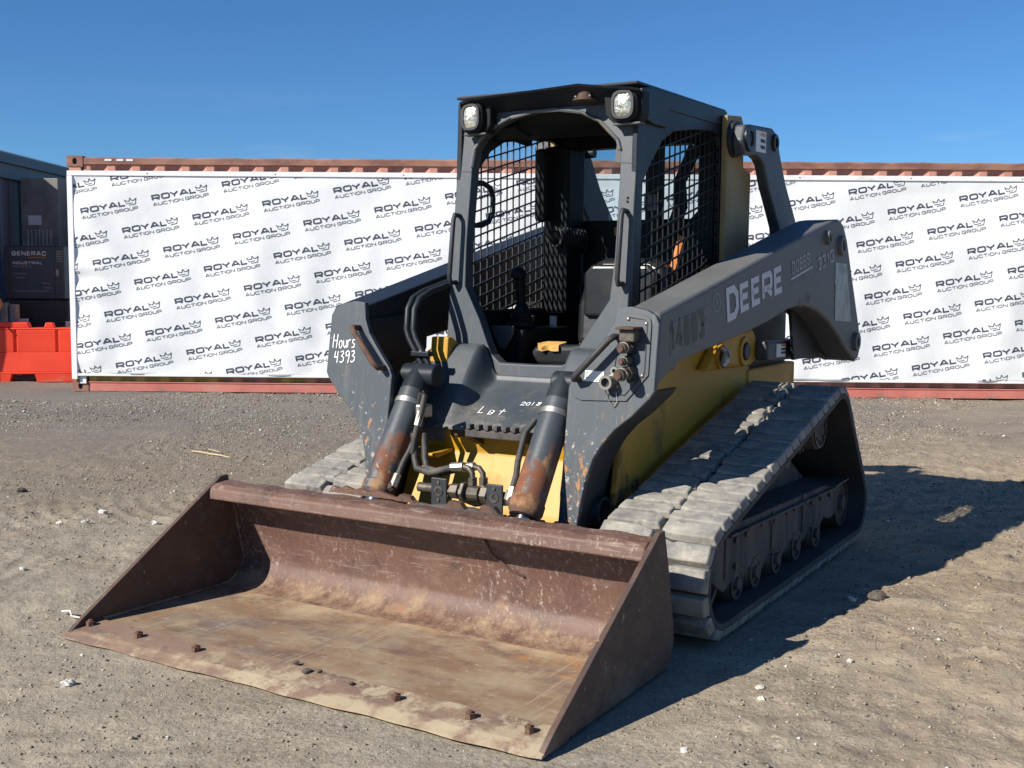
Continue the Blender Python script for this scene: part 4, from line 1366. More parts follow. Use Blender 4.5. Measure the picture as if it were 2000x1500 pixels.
for (y, z, r, ln) in ((.652, 1.030, .024, .075), (.655, .982, .018, .070), (.662, .937, .027, .10)):
    mb = MB().cyl((fx(z), y, z), (fx(z) + ln * .5, y, z), r, 6)
    c1 = mb.build('hydraulic_coupler', 'fitting', a, bevel=.002)
    MB().cyl((fx(z) + ln * .5, y, z), (fx(z) + ln, y - .004, z - .004), r * .78, 18).build('coupler_sleeve', 'fitting', c1, smooth=40)
    MB().annulus((fx(z) + ln * .72, y - .003, z - .003), (fx(z) + ln * .82, y - .003, z - .003), r * .92, r * .7).build('coupler_collar', 'galv', c1)
    MB().cyl((fx(z) + ln, y - .004, z - .004), (fx(z) + ln + .01, y - .004, z - .004), r * .5, 14).build('coupler_tip', 'rusty', c1, smooth=40)
    MB().tube([(fx(z) + .004, y + .0, z), (fx(z) + .012, y + .01, z - .03)], r * .8, 8).build('coupler_base', 'dark', c1)
mb = MB().annulus((fx(.90), .588, .902), (fx(.90) + .055, .586, .900), .026, .017)
c2 = mb.build('electric_socket', 'galv', a, smooth=40)
MB().cyl((fx(.90), .588, .902), (fx(.90) + .035, .587, .901), .018, 16).build('socket_core', 'dark', c2)
MB().annulus((fx(.94), .60, .94), (fx(.94) + .018, .60, .94), .015, .008).build('socket_cap', 'galv', c2)
MB().tube([(fx(.86) + .03, .578, .875), (fx(.85) + .012, .575, .855), (fx(.84) + .008, .588, .825), (fx(.82) + .008, .605, .81), (fx(.84) + .008, .618, .83), (fx(.87) + .01, .612, .862)], .0022, 6).build('cap_chain', 'galv', c2)
stk = MB().plate([(.478, .897), (.555, .897), (.555, .935), (.478, .937)], pf(.0065), pf(.0075)).build('sticker', 'sticker', a)
for i, (y0, y1, z) in enumerate(((.480, .492, .926), (.480, .489, .918), (.482, .492, .910))):
    MB().plate([(y0, z), (y1, z), (y1, z + .003), (y0, z + .003)], pf(.0078), pf(.0083)).build('print_line', 'black_print', stk)

sf = lambda s_, z: (-s_, yo(-s_) + .0022, z)     # arm side face: s_ metres back from the bucket edge


def sloped(s0, z0, ang):
    c, sn = math.cos(ang), math.sin(ang)
    return lambda u, v: sf(s0 + u * c - v * sn, z0 + u * sn + v * c)


print_quads(text_quads('D', 0, -.004, .140, .030, .86, .16, width=.125), sloped(1.848, 1.105, R(10.2)), 'lettering', 'white_decal', a)
print_quads(text_quads('EERE', .140, .006, .122, .027, .80, .15, width=.495), sloped(1.848, 1.105, R(10.2)), 'lettering', 'white_decal', a)
print_quads(text_quads('DOBBS', 0, 0, .060, .011, .66, .16, width=.245), sloped(2.585, 1.300, R(12)), 'lettering', 'pale_decal', a)
print_quads([[(-.02, -.022), (.275, -.022), (.275, -.014), (-.02, -.014)]], sloped(2.585, 1.300, R(12)), 'rule_line', 'white_decal', a)
print_quads(text_quads('EQUIPMENT', 0, -.066, .028, .0035, .4, .55, width=.25), sloped(2.585, 1.300, R(12)), 'lettering', 'pale_decal', a)
print_quads(text_quads('S-1-98', 0, 0, .038, .004, .6, .3, width=.14), sloped(2.70, 1.150, R(9)), 'lettering', 'ghost_decal', a)
print_quads(text_quads('331G', 0, 0, .068, .016, .78, .17, width=.245), sloped(2.945, 1.318, R(12.5)), 'lettering', 'pale_decal', a)
gd = MB().plate([(0, 0), (.335, .058), (.335, .19), (0, .125)], lambda u, v: sf(1.325 + u, .985 + v)[:1] + (sf(1.325 + u, 1)[1] - .0008,) + (.985 + v,), lambda u, v: (-(1.325 + u), sf(1.325 + u, 1)[1] - .004, .985 + v)).build('ghost_sticker', 'ghost_decal', a)
print_quads(text_quads('14003', .012, .006, .112, .027, .62, .12, width=.30), lambda u, v: (lambda p: (p[0], p[1] + .0005, p[2]))(sloped(1.325, .992, R(9.9))(u, v)), 'lettering', 'ghost_digit', a)
circ = [(.034 * math.cos(k * math.pi / 10), .036 * math.sin(k * math.pi / 10)) for k in range(20)]
print_quads(stroke(circ, .0045, True) + text_quads('15', -.014, -.016, .03, .0045, .5, .25), sloped(1.735, 1.183, R(8)), 'lettering', 'pale_decal', a)
MB().plate([(3.205, 1.366), (3.385, 1.362), (3.495, 1.062), (3.225, 1.075)], lambda s_, z: (-s_, yo(-s_) + .0005, z), lambda s_, z: (-s_, yo(-s_) + .003, z)).build('reflector_sticker', 'reflector', a)

# handwriting in white marker on the other arm
HAND = {
    'H': [[(.06, 1), (0, 0)], [(.55, 1), (.45, 0)], [(.03, .5), (.5, .55)]],
    'o': [[(.3, .62), (.1, .55), (.02, .3), (.12, .05), (.32, 0), (.5, .2), (.48, .5), (.3, .62)]],
    'u': [[(.02, .6), (.08, .15), (.3, 0), (.5, .25), (.5, .62)], [(.5, .3), (.56, 0)]],
    'r': [[(.02, .6), (.06, 0)], [(.05, .4), (.25, .62), (.45, .6)]],
    's': [[(.45, .6), (.12, .58), (.1, .38), (.42, .22), (.36, .0), (.0, -.02)]],
    '4': [[(.1, 1), (.0, .45), (.5, .5)], [(.42, 1), (.36, -.05)]],
    '3': [[(.05, .9), (.35, 1), (.45, .8), (.2, .55), (.5, .4), (.45, .1), (.2, -.05), (.0, .05)]],
    '9': [[(.5, .85), (.3, 1), (.05, .85), (.1, .55), (.35, .55), (.5, .85), (.48, .4), (.35, -.1)]],
    'L': [[(.1, 1), (.03, 0), (.5, .02)]],
    'b': [[(.06, .7), (.02, .0), (.3, -.02), (.42, .15), (.25, .3), (.05, .25), (.42, .35), (.46, .55), (.2, .7)]],
    't': [[(.3, 1), (.2, 0)], [(.0, .6), (.55, .66)]],
    '2': [[(.0, .8), (.3, 1), (.5, .75), (.05, .05), (.55, .05)]],
    '0': [[(.25, .95), (.02, .6), (.1, .05), (.4, .1), (.45, .7), (.25, .95)]],
    '1': [[(.2, 1), (.15, 0)]],
    '8': [[(.4, .9), (.1, .9), (.15, .6), (.42, .3), (.25, 0), (.02, .15), (.15, .45), (.45, .75), (.4, .9)]],
}


def hand(txt, u0, v0, h, wd, adv, w, fn, parent):
    qs = []
    for i, ch in enumerate(txt):
        for pl_ in HAND[ch]:
            qs += stroke([(u0 + i * adv + p[0] * wd, v0 + p[1] * h + i * 0.002) for p in pl_], w)
    print_quads(qs, fn, 'handwriting', 'chalk', parent)


al = arm_named[-1]
lf = lambda u, v: (fx(v) + .002, u, v)
hand('H', -.732, .975, .058, .042, .024, .0045, lf, al)
hand('ours', -.700, .975, .052, .034, .023, .0042, lf, al)
hand('4393', -.718, .915, .046, .042, .029, .0045, lf, al)

# ---- tilt cylinders
for s in (-1, 1):
    c = sub('tilt_cylinder')
    pb = Vector((-.985, s * .341, .412)); pt = Vector((-1.292, s * .341, .872))
    ax = (pt - pb).normalized()
    br = MB()
    br.tube([pb, pb + ax * .012, pb + ax * .018, pb + ax * .05, pb + ax * .055, pt - ax * .085], [.054, .064, .066, .066, .062, .060], 32)
    br.build('barrel', 'cyl', c, smooth=35)
    MB().annulus(pb - ax * .006, pb + ax * .008, .057, .034, 32).build('end_gland', 'rusty', c, smooth=35, bevel=.003)
    MB().cyl(pb - ax * .09, pb + ax * .03, .030, 24).build('rod', 'chrome', c, smooth=40)
    MB().annulus(pb + ax * .40, pb + ax * .422, .0635, .058, 32).build('clamp_band', 'galv', c, smooth=35)
    MB().tube([pt - ax * .09, pt - ax * .05, pt - ax * .01, pt + ax * .03], [.060, .058, .052, .045], 24).build('eye_end', 'cab_dark', c, smooth=40)
    MB().cyl(pt + Vector((0, .09 if s < 0 else -.045, 0)), pt + Vector((0, s * .075, 0)), .048, 24).build('pivot_pin', 'cab_dark', c, smooth=40, bevel=.006)
    side_ = -s
    off = Vector((.01, side_ * .073, 0))
    MB().tube([pt - ax * .16 + off, pt - ax * .22 + off * 1.35, pt - ax * .34 + off * 1.25, pb + ax * .16 + off * 1.1, pb + ax * .055 + off * 1.02], .0125, 10).build('hose', 'hose', c, smooth=60)
    MB().tube([pb + ax * .105 + off * 1.05, pb + ax * .05 + off * 1.0], .016, 6).build('hose_fitting', 'galv', c)
    MB().tube([pb + ax * .055 + off * 1.02, pb + ax * .035 + off * .6], .02, 8).build('hose_port', 'rusty', c)
MB().tube([(-1.15, -.245, .77), (-1.13, -.222, .82), (-1.13, -.205, .81), (-1.11, -.208, .74), (-1.09, -.222, .66), (-1.085, -.232, .58)], .012, 10).build('hose', 'hose', LO, smooth=60)
MB().tube([(-1.115, -.212, .745), (-1.10, -.218, .69)], .0165, 6).build('hose_sleeve', 'galv', LO)
MB().box(-1.17, -1.12, -.245, -.195, .72, .77).build('hose_clamp', 'galv', LO, bevel=.006)

# steel pipes that run down to the left cylinder
for k in (0, 1):
    dy = k * .035
    MB().tube([(-1.36, -.36 + dy, .86), (-1.36, -.39 + dy, .92), (-1.37, -.46 + dy, 1.02), (-1.375, -.475 + dy, 1.055), (-1.385, -.475 + dy, 1.14), (-1.42, -.475 + dy, 1.185), (-1.50, -.475 + dy, 1.215), (-1.75, -.475 + dy, 1.27)],
              .0135, 10).build('hydraulic_pipe', 'cab_dark', arm_named[-1], smooth=60)
MB().box(-1.375, -1.335, -.425, -.335, .945, .965).build('pipe_clamp', 'cab_dark', arm_named[-1], bevel=.003)
MB().ball((-1.352, -.385, .962), .009, 8, 6).build('clamp_bolt', 'galv', arm_named[-1])

# ---- chassis
ch = sub('chassis')
MB().prism([(-3.1, .20), (-3.1, .80), (-1.64, .80), (-1.64, .60), (-1.42, .60), (-1.42, .20)], 'y', -.46, .46).build('hull', 'dark', ch, bevel=.02)
FP = [(-1.315, .675), (-1.335, .565), (-1.24, .36), (-1.22, .33), (-1.42, .33), (-1.42, .675)]
MB().prism(FP, 'y', -.405, .405).build('front_panel', 'yellow', ch, bevel=.006)
MB().prism([(-1.33, .56), (-1.22, .545), (-1.20, .555), (-1.20, .565), (-1.33, .575)], 'y', -.36, -.205).build('hose_shelf', 'yellow', ch, bevel=.004)
for s in (-1, 1):
    SP = [(-1.30, .30), (-1.36, .62), (-1.44, .92), (-1.55, .97), (-1.9, 1.01), (-2.10, 1.03), (-2.30, 1.05), (-2.66, 1.05), (-2.72, 1.02), (-2.74, .90), (-2.80, .84), (-3.05, .80), (-3.05, .30)]
    MB().prism(SP, 'y', s * (.515 if s > 0 else .462), s * (.545 if s > 0 else .470)).build('side_plate', 'yellow_dirty', ch, bevel=.008)
    if s > 0: MB().box(-3.0, -1.45, .461, .514, .28, .78).build('side_filler', 'dark', ch)
    MB().prism([(-2.08, .88), (-2.30, 1.035), (-2.66, 1.05), (-2.72, 1.02), (-2.74, .90), (-2.66, .87)], 'y', s * .5455, s * .60).build('pivot_bracket', 'yellow_dirty', ch, bevel=.02)
    for (x, z, r) in ((-2.245, .935, .055), (-2.545, .945, .068)):
        MB().annulus((x, s * .595, z), (x, s * .612, z), r, r * .62).build('pivot_ring', 'yellow_dirty', ch, smooth=40, bevel=.003)
        MB().cyl((x, s * .595, z), (x, s * .622, z), r * .6, 20).build('pivot_pin', 'roller', ch, smooth=40, bevel=.004)
    MB().tube([(-2.20, s * .622, .98), (-2.215, s * .640, .96), (-2.20, s * .640, .915), (-2.185, s * .635, .895)], [.014, .018, .02, .012], 8).build('grease_cap', 'galv', ch, smooth=60)
    if s < 0: MB().prism([(-1.48, .84), (-1.50, 1.02), (-1.53, 1.02), (-1.60, .98), (-1.62, .80)], 'y', s * .345, s * .435).build('cab_mount', 'yellow', ch, bevel=.006)
    # lower rear link
    MB().prism([(-2.70, .985), (-2.70, .895), (-3.55, .862), (-3.64, .90), (-3.64, .955), (-3.55, .975)], 'y', s * .60, s * .665).build('rear_link', 'grey', ch, bevel=.01)
MB().plate([(2.82, .905), (2.96, .900), (2.96, .965), (2.82, .968)], lambda p, z: (-p, .6665, z), lambda p, z: (-p, .6675, z)).build('warning_sticker', 'sticker', ch)
MB().plate([(2.89, .955), (2.958, .952), (2.958, .964), (2.89, .966)], lambda p, z: (-p, .668, z), lambda p, z: (-p, .669, z)).build('sticker_head', 'sticker_orange', ch)
for z in (.935, .918):
    MB().plate([(2.89, z), (2.955, z), (2.955, z + .010), (2.89, z + .010)], lambda p, q: (-p, .668, q), lambda p, q: (-p, .669, q)).build('sticker_print', 'black_print', ch)
# front step with teeth
stp = MB().box(-1.318, -1.235, -.085, .20, .640, .672).build('step', 'under', ch, bevel=.006)
for i in range(7):
    MB().box(-1.262 + .0, -1.228, -.075 + i * .042, -.055 + i * .042, .6725, .692).build('step_tooth', 'under', stp, bevel=.003)
MB().prism([(-1.32, .60), (-1.235, .639), (-1.32, .639)], 'y', .165, .195).build('step_gusset', 'dark', stp)
MB().prism([(-1.32, .60), (-1.235, .639), (-1.32, .639)], 'y', -.08, -.05).build('step_gusset', 'dark', stp)
dec = MB().plate([(-.205, .628), (-.135, .628), (-.135, .652), (-.205, .652)], lambda y, z: (-1.3155 + (z - .62) * .02, y, z), lambda y, z: (-1.318, y, z)).build('warning_label', 'yellow', ch)
for i in range(4):
    z = .628 + i * .0065
    MB().plate([(-.203, z), (-.137, z), (-.137, z + .0042), (-.203, z + .0042)], lambda y, q: (-1.3135 + (q - .62) * .02, y, q), lambda y, q: (-1.3150, y, q)).build('label_print', 'black_print', dec)
MB().plate([(-.345, .60), (-.235, .60), (-.235, .655), (-.345, .655)], lambda y, z: (-1.3125 + (z - .62) * .05, y, z), lambda y, z: (-1.320, y, z)).build('safety_label', 'ghost_decal', ch)

# grey cowl under the cab opening
def cowl():
    ys = np.concatenate([np.linspace(-.44, -.25, 5), np.linspace(-.238, -.150, 12), np.linspace(-.13, .13, 7), np.linspace(.150, .238, 12), np.linspace(.25, .44, 5)])
    T = np.linspace(0, 1, 22)
    mid = [(-1.292, .655), (-1.296, .672), (-1.318, .688), (-1.47, .7725), (-1.56, .8225), (-1.588, .838), (-1.597, .862)]
    sid = [(-1.292, .655), (-1.296, .672), (-1.310, .690), (-1.40, .80), (-1.50, .930), (-1.545, .985), (-1.60, .990)]

    def samp(pts, t):
        k = t * (len(pts) - 1); i = min(int(k), len(pts) - 2); return lerp2(pts[i], pts[i + 1], k - i)
    mb = MB()
    vs = []
    for y in ys:
        b = float(sstep(.155, .232, abs(y)))
        for t in T:
            p = lerp2(samp(mid, t), samp(sid, t), b)
            vs.append((p[0], y, p[1]))
    n = len(T)
    fs = [(i * n + k, (i + 1) * n + k, (i + 1) * n + k + 1, i * n + k + 1) for i in range(len(ys) - 1) for k in range(n - 1)]
    mb.add(vs, fs)
    o = mb.build('cowl', MT['cowl'], ch, recalc=False, smooth=40)
    md = o.modifiers.new('thick', 'SOLIDIFY'); md.thickness = .012; md.offset = -1
    return mid


MT['cowl'] = M('cowl_paint_dusty', GREYC, 0.5, 0.0, [
    dict(c=(0.085, 0.092, 0.095), s=3, lo=0.42, hi=0.72),
    dict(c=(0.20, 0.175, 0.135), s=5, st=(1, .7, 1), lo=0.46, hi=0.66, r=0.9, grad=('Z', .85, .70, .12), amt=.7, d=10, dr=.75),
    dict(c=(0.24, 0.21, 0.16), s=26, lo=0.53, hi=0.66, r=0.9, grad=('Z', .80, .69, .12), amt=.8, d=10, dr=.75),
    dict(c=(0.02, 0.022, 0.025), s=9, lo=0.60, hi=0.74, amt=.6)], [(60, .1, .003), (8, .1, .008)])
cowl()
cwf = lambda u, v: (-1.318 - (v) * .874 + .0028, u, .688 + v * .486 + .0036)     # along the sloping tread of the cowl
hand('L', -.112, .064, .046, .050, .05, .0042, cwf, ch)
hand('bt', -.062, .060, .040, .050, .046, .0040, cwf, ch)
hand('2018', .052, .137, .024, .038, .024, .0036, cwf, ch)

# rear body
rb = sub('engine_body')
MB().prism([(-2.70, .45), (-2.70, 1.30), (-2.95, 1.36), (-3.38, 1.30), (-3.48, 1.20), (-3.50, .45)], 'y', -.50, .50).build('hood', 'dark', rb, bevel=.03, seg=3)
MB().box(-3.48, -2.75, -.555, .555, .50, .845).build('lower_panel', 'yellow_dirty', rb, bevel=.01)
MB().box(-3.56, -3.502, -.48, .48, .42, 1.22).build('rear_door', 'grey', rb, bevel=.02)
MB().tube([(-3.0, .32, 1.35), (-3.03, .33, 1.43), (-3.10, .34, 1.46)], .05, 14).build('air_intake', 'grey', rb, smooth=50)
for s in (-1, 1):
    PO = [(-2.60, 2.040), (-2.786, 2.058), (-2.812, 2.030), (-2.83, 1.82), (-2.934, 1.795), (-2.93, 1.30), (-2.60, 1.20)]
    MB().prism(PO, 'y', s * .445, s * .475).build('tower_plate', 'post', rb, bevel=.006)
    LK = [(-2.62, 1.994), (-2.70, 2.005), (-3.01, 2.022), (-3.08, 2.0), (-3.105, 1.96), (-3.15, 1.893), (-3.237, 1.776), (-3.46, 1.56), (-3.46, 1.40), (-3.20, 1.40), (-3.144, 1.54), (-2.96, 1.737), (-2.90, 1.828), (-2.85, 1.855), (-2.79, 1.867), (-2.62, 1.856), (-2.585, 1.92)]
    lk = MB().prism(LK, 'y', s * .500, s * .555).build('upper_link', 'grey', rb, bevel=.012)
    for (x, z, r, o_) in ((-2.67, 1.935, .062, .012), (-3.035, 1.953, .042, .014)):
        MB().annulus((x, s * .55, z), (x, s * (.555 + o_), z), r, r * .55).build('pin_boss', 'cab_dark', lk, smooth=40, bevel=.004)
        MB().cyl((x, s * .44, z), (x, s * (.553 + o_ * .5), z), r * .62, 20).build('pin', 'dark', lk, smooth=40)
    MB().annulus((-2.67, s * .476, 1.935), (-2.67, s * .499, 1.935), .085, .03).build('spacer', 'dark', lk, smooth=40)
    if s > 0:
        MB().plate([(2.765, 1.885), (2.91, 1.890), (2.91, 1.990), (2.765, 1.985)], lambda p, z: (-p, .5555, z), lambda p, z: (-p, .5565, z)).build('warning_sticker', 'sticker', lk)
        for z in (1.905, 1.935, 1.965):
            MB().plate([(2.83, z), (2.895, z), (2.895, z + .016), (2.83, z + .016)], lambda p, q: (-p, .5570, q), lambda p, q: (-p, .5578, q)).build('sticker_print', 'sticker_orange' if z > 1.96 else 'black_print', lk)

# ---- cab
cb = sub('cab')
cx = lambda z: -1.713 + .105 * (1.901 - z)
OPEN = [(-.153, .911), (.009, .910), (.146, .914), (.184, .930), (.218, .988), (.350, 1.188), (.362, 1.36), (.362, 1.697), (.358, 1.795), (.344, 1.837), (.26, 1.917), (.171, 1.960),
        (.064, 1.978), (-.06, 1.978), (-.168, 1.960), (-.252, 1.925), (-.318, 1.875), (-.347, 1.832), (-.356, 1.756), (-.362, 1.43), (-.355, 1.235), (-.271, 1.094), (-.222, .99), (-.198, .947)]
OUTR = [(-.4355, 2.035), (.4355, 2.035), (.4355, 1.0), (.30, .985), (.232, .893), (.185, .862), (.136, .852), (-.139, .852), (-.179, .868), (-.278, .97), (-.346, .988), (-.4355, .988)]
MB().ring(OUTR, OPEN, lambda y, z: (cx(z), y, z), lambda y, z: (cx(z) - .06, y, z), (0, 1.35)).build('front_frame', 'grey', cb, bevel=.005)
mb = MB()
for p, q_ in zip(OPEN[8:19], OPEN[9:19]):
    mb.tube([(cx(p[1]) + .004, p[0], p[1]), (cx(q_[1]) + .004, q_[0], q_[1])], .0085, 6)
mb.build('arch_seal', 'plastic_dirty', cb, smooth=60)
for s in (-1, 1):
    SO = [(-1.66, .86), (-1.705, 2.035), (-2.675, 2.050), (-2.675, .86)]
    SI = [(-1.735, 1.17), (-1.755, 1.665), (-1.815, 1.735), (-1.94, 1.85), (-2.06, 1.905), (-2.30, 1.94), (-2.52, 1.957), (-2.59, 1.945), (-2.612, 1.90), (-2.615, 1.17), (-2.57, 1.13), (-1.77, 1.13)]
    MB().ring(SO, SI, lambda x, z: (x, s * .4365, z), lambda x, z: (x, s * .412, z), (-2.15, 1.5)).build('side_frame', 'cab_dark', cb, bevel=.004)
    # punched guard mesh: the rows climb towards the rear
    mb = MB()
    ztop = lambda x: float(np.interp(-x, [1.735, 1.755, 1.815, 1.94, 2.06, 2.30, 2.52, 2.612], [1.2, 1.665, 1.735, 1.85, 1.905, 1.94, 1.957, 1.90]))
    hb = .0033
    for i in range(16):
        x = -1.765 - i * .0565
        mb.box(x - hb, x + hb, s * .4225, s * .4275, 1.10, ztop(x) + .006)
    for j in range(22):
        zc = .88 + j * .0560
        xs_ = [x for x in np.arange(-2.618, -1.735, .01) if 1.11 < zc + .255 * (-x - 1.75) < ztop(x) + .004]
        if len(xs_) < 3: continue
        x0, x1 = min(xs_), max(xs_)
        z0, z1 = zc + .255 * (-x0 - 1.75), zc + .255 * (-x1 - 1.75)
        mb.plate([(x0, z0 - hb), (x1, z1 - hb), (x1, z1 + hb), (x0, z0 + hb)], lambda x, z: (x, s * .4205, z), lambda x, z: (x, s * .4294, z))
    # finer slots low at the rear corner
    for j in range(8):
        z = 1.18 + j * .028
        mb.plate([(-2.62, z + .04), (-2.46, z), (-2.46, z + .005), (-2.62, z + .045)], lambda x, q: (x, s * .4212, q), lambda x, q: (x, s * .4288, q))
    mb.build('guard_mesh', 'interior' if s > 0 else 'dark', cb)
    MB().box(-2.67, -1.66, s * .38, s * .411, .62, 1.125).build('side_lining', 'interior', cb)
    # grab handle on the pillar
    z0, z1 = 1.255, 1.545
    yh = s * .405
    MB().tube([(cx(z1), yh, z1), (cx(z1) + .040, yh - .0 * s, z1 + .004), (cx(z1) + .052, yh, z1 - .02), (cx(z0) + .052, yh, z0 + .02), (cx(z0) + .040, yh, z0 - .004), (cx(z0), yh, z0)], .0105, 12).build('grab_handle', 'dark', cb, smooth=60)
MB().ring([(-.41, .62), (.41, .62), (.41, 2.03), (-.41, 2.03)], [(-.335, 1.60), (-.30, 1.565), (.30, 1.565), (.335, 1.60), (.335, 1.88), (.30, 1.92), (-.30, 1.92), (-.335, 1.88)],
          lambda y, z: (-2.60, y, z), lambda y, z: (-2.672, y, z), (0, 1.74)).build('rear_wall', 'interior', cb)
MB().box(-2.640, -2.636, -.34, .34, 1.56, 1.925).build('rear_window', 'glass', cb)
MB().box(-2.665, -1.66, -.405, .405, .60, .64).build('floor', 'interior', cb)
MB().box(-1.70, -1.62, -.30, .30, .64, .845).build('front_lining', 'interior', cb)
MB().box(-2.60, -1.78, -.41, .41, 2.000, 2.030).build('roof_liner', 'interior', cb)
MB().prism([(-1.80, 1.999), (-1.84, 1.93), (-2.02, 1.90), (-2.20, 1.999)], 'y', -.26, .26).build('overhead_console', 'interior', cb, bevel=.02)
# roof sheet with a low side fascia
rf = MB().plate([(-1.69, -.436), (-2.675, -.436), (-2.675, .436), (-1.69, .436)], lambda x, y: (x, y, 2.0505 + .012 * (-x - 1.7)), lambda x, y: (x, y, 2.064 + .012 * (-x - 1.7))).build('roof', 'cab_dark', cb, bevel=.004)
for s in (-1, 1):
    MB().plate([(-1.80, 1.985), (-2.674, 1.995), (-2.674, 2.066), (-1.80, 2.056)], lambda x, z: (x, s * .4368, z), lambda x, z: (x, s * .4425, z)).build('roof_fascia', 'cab_dark', rf, bevel=.002)
# visor: bent lip that shades the recess above the opening
lip = [(-.372, 2.024), (-.305, 2.040), (.0, 2.050), (.205, 2.059), (.33, 2.040), (.43, 2.030), (.475, 2.020)]
vs, fs = [], []
for (y, z) in lip:
    yb = max(-.43, min(.43, -.43 + (y + .372) / .847 * .86))
    vs += [(-1.615, y, z), (-1.72, yb, z + .012), (-1.745, yb, 1.985), (-1.742, yb, 1.975), (-1.622, y, z - .008)]
for i in range(len(lip) - 1):
    for k in range(5):
        m = (k + 1) % 5
        fs.append((5 * i + k, 5 * i + m, 5 * i + 5 + m, 5 * i + 5 + k))
fs += [tuple(range(5)), tuple(5 * (len(lip) - 1) + k for k in range(5))]
MB().add(vs, fs).build('visor', 'cab_dark', cb)
MB().prism([(-1.70, 2.035), (-1.80, 2.052), (-1.985, 2.050), (-1.985, 1.935), (-1.95, 1.905), (-1.80, 1.905), (-1.70, 1.925)], 'y', .4370, .455).build('light_pod_side', 'cab_dark', cb, bevel=.006)
# headlights
for (y, z, w) in ((-.326, 1.963, .036), (.397, 1.965, .039)):
    def sup(r1, r2, n=28, p=3.0):
        out = []
        for k in range(n):
            t = 2 * math.pi * k / n
            c, s_ = math.cos(t), math.sin(t)
            out.append((y + math.copysign(abs(c) ** (2 / p), c) * r1, z + math.copysign(abs(s_) ** (2 / p), s_) * r2))
        return out
    hl = MB().plate(sup(w + .020, .068), lambda a_, b_: (-1.640, a_, b_), lambda a_, b_: (-1.73, a_, b_)).build('headlight', 'interior', cb, bevel=.008, smooth=40)
    MB().ring(sup(w + .010, .056), sup(w, .046), lambda a_, b_: (-1.639, a_, b_), lambda a_, b_: (-1.630, a_, b_), (y, z)).build('bezel', 'dark', hl)
    vs, fs = [], []
    rr = sup(w, .046)
    for f_, dx in ((1.0, 0), (.75, .007), (.4, .011)):
        vs += [(-1.636 + dx, y + (p[0] - y) * f_, z + (p[1] - z) * f_) for p in rr]
    vs.append((-1.624, y, z))
    nn = len(rr)
    for rI in range(2):
        for k in range(nn):
            m = (k + 1) % nn
            fs.append((rI * nn + k, rI * nn + m, (rI + 1) * nn + m, (rI + 1) * nn + k))
    for k in range(nn):
        fs.append((2 * nn + k, 2 * nn + (k + 1) % nn, 3 * nn))
    MB().add(vs, fs).build('lens', 'lens', hl, smooth=60)
    MB().box(-1.70, -1.655, y - w - .012, y + w + .03, 1.888, 1.897).build('light_bracket', 'grey', hl, bevel=.002)
for (y0, y1) in ((.295, .470), (-.395, -.245)):
    MB().prism([(y0, 2.02), (y0 + .01, 1.93), (y0 + .05, 1.895), (y1 - .02, 1.897), (y1, 1.93), (y1, 2.022)], 'x', -1.668, -1.735).build('light_pod', 'interior', cb, bevel=.006)
# rusty beacon mount
bm_ = MB()
bm_.tube([(-1.66, .215, 1.995), (-1.66, .215, 2.001), (-1.66, .215, 2.003), (-1.66, .215, 2.024), (-1.66, .215, 2.032)], [.05, .05, .035, .028, .012], 16)
bm_.build('beacon_mount', 'rusty', cb, smooth=40)
for dy in (-.03, .035):
    MB().ball((-1.635, .215 + dy, 2.010), .006, 8, 6).build('mount_bolt', 'galv', cb)
# bolts on the pillar, torn trim under the arch
for z in (1.600, 1.585):
    MB().cyl((cx(z) + .001, .405, z), (cx(z) + .0035, .405, z), .005, 10).build('pillar_hole', 'interior', cb)
MB().prism([(.325, 1.845), (.350, 1.84), (.367, 1.76), (.352, 1.745)], 'x', cx(1.8) - .05, cx(1.8) - .028).build('torn_trim', 'plastic_dirty', cb)
MB().prism([(.315, 1.84), (.335, 1.80), (.335, 1.75), (.305, 1.755)], 'x', cx(1.8) - .075, cx(1.8) - .058).build('torn_trim', 'plastic_dirty', cb)
# seam across the pillars
for (y0, y1, zz0) in ((.365, .4365, 1.742), (-.4365, -.360, 1.742)):
    MB().plate([(y0, zz0), (y1, zz0 - .008), (y1, zz0 - .004), (y0, zz0 + .004)], lambda y, z: (cx(z) + .0006, y, z), lambda y, z: (cx(z) + .0015, y, z)).build('weld_seam', 'dark', cb)

# ---- cab interior
st = sub('seat')
MB().plate([(-.24, .88), (-.26, .93), (-.22, .975), (.0, .985), (.22, .975), (.26, .93), (.24, .88)], lambda y, z: (-1.92, y + .06, z), lambda y, z: (-2.40, y + .04, z - .02)).build('cushion', 'vinyl', st, bevel=.035, seg=4)
MB().plate([(-.23, .80), (-.235, .865), (.235, .865), (.23, .80)], lambda y, z: (-1.95, y + .06, z), lambda y, z: (-2.40, y + .04, z)).build('seat_pan', 'vinyl', st, bevel=.02)
BKP = [(-.225, .96), (-.235, 1.15), (-.19, 1.335), (-.12, 1.37), (.12, 1.37), (.19, 1.335), (.235, 1.15), (.225, .96)]
MB().plate(BKP, lambda y, z: (-2.12 - .16 * (z - .96), y + .16, z), lambda y, z: (-2.27 - .16 * (z - .96), y + .16, z)).build('backrest', 'vinyl', st, bevel=.045, seg=4)
MB().prism([(-.02, 1.10), (-.02, 1.30), (.02, 1.34), (.30, 1.34), (.34, 1.30), (.34, 1.10)], 'x', -2.155, -2.115).build('backrest_pad', 'vinyl', st, bevel=.018, seg=3)
mb = MB()
fo = [(-.13, .0), (-.10, .035), (-.03, .05), (.05, .045), (.085, .02), (.06, -.005), (.075, -.018), (.02, -.02), (-.02, -.012), (-.06, -.024), (-.10, -.014)]
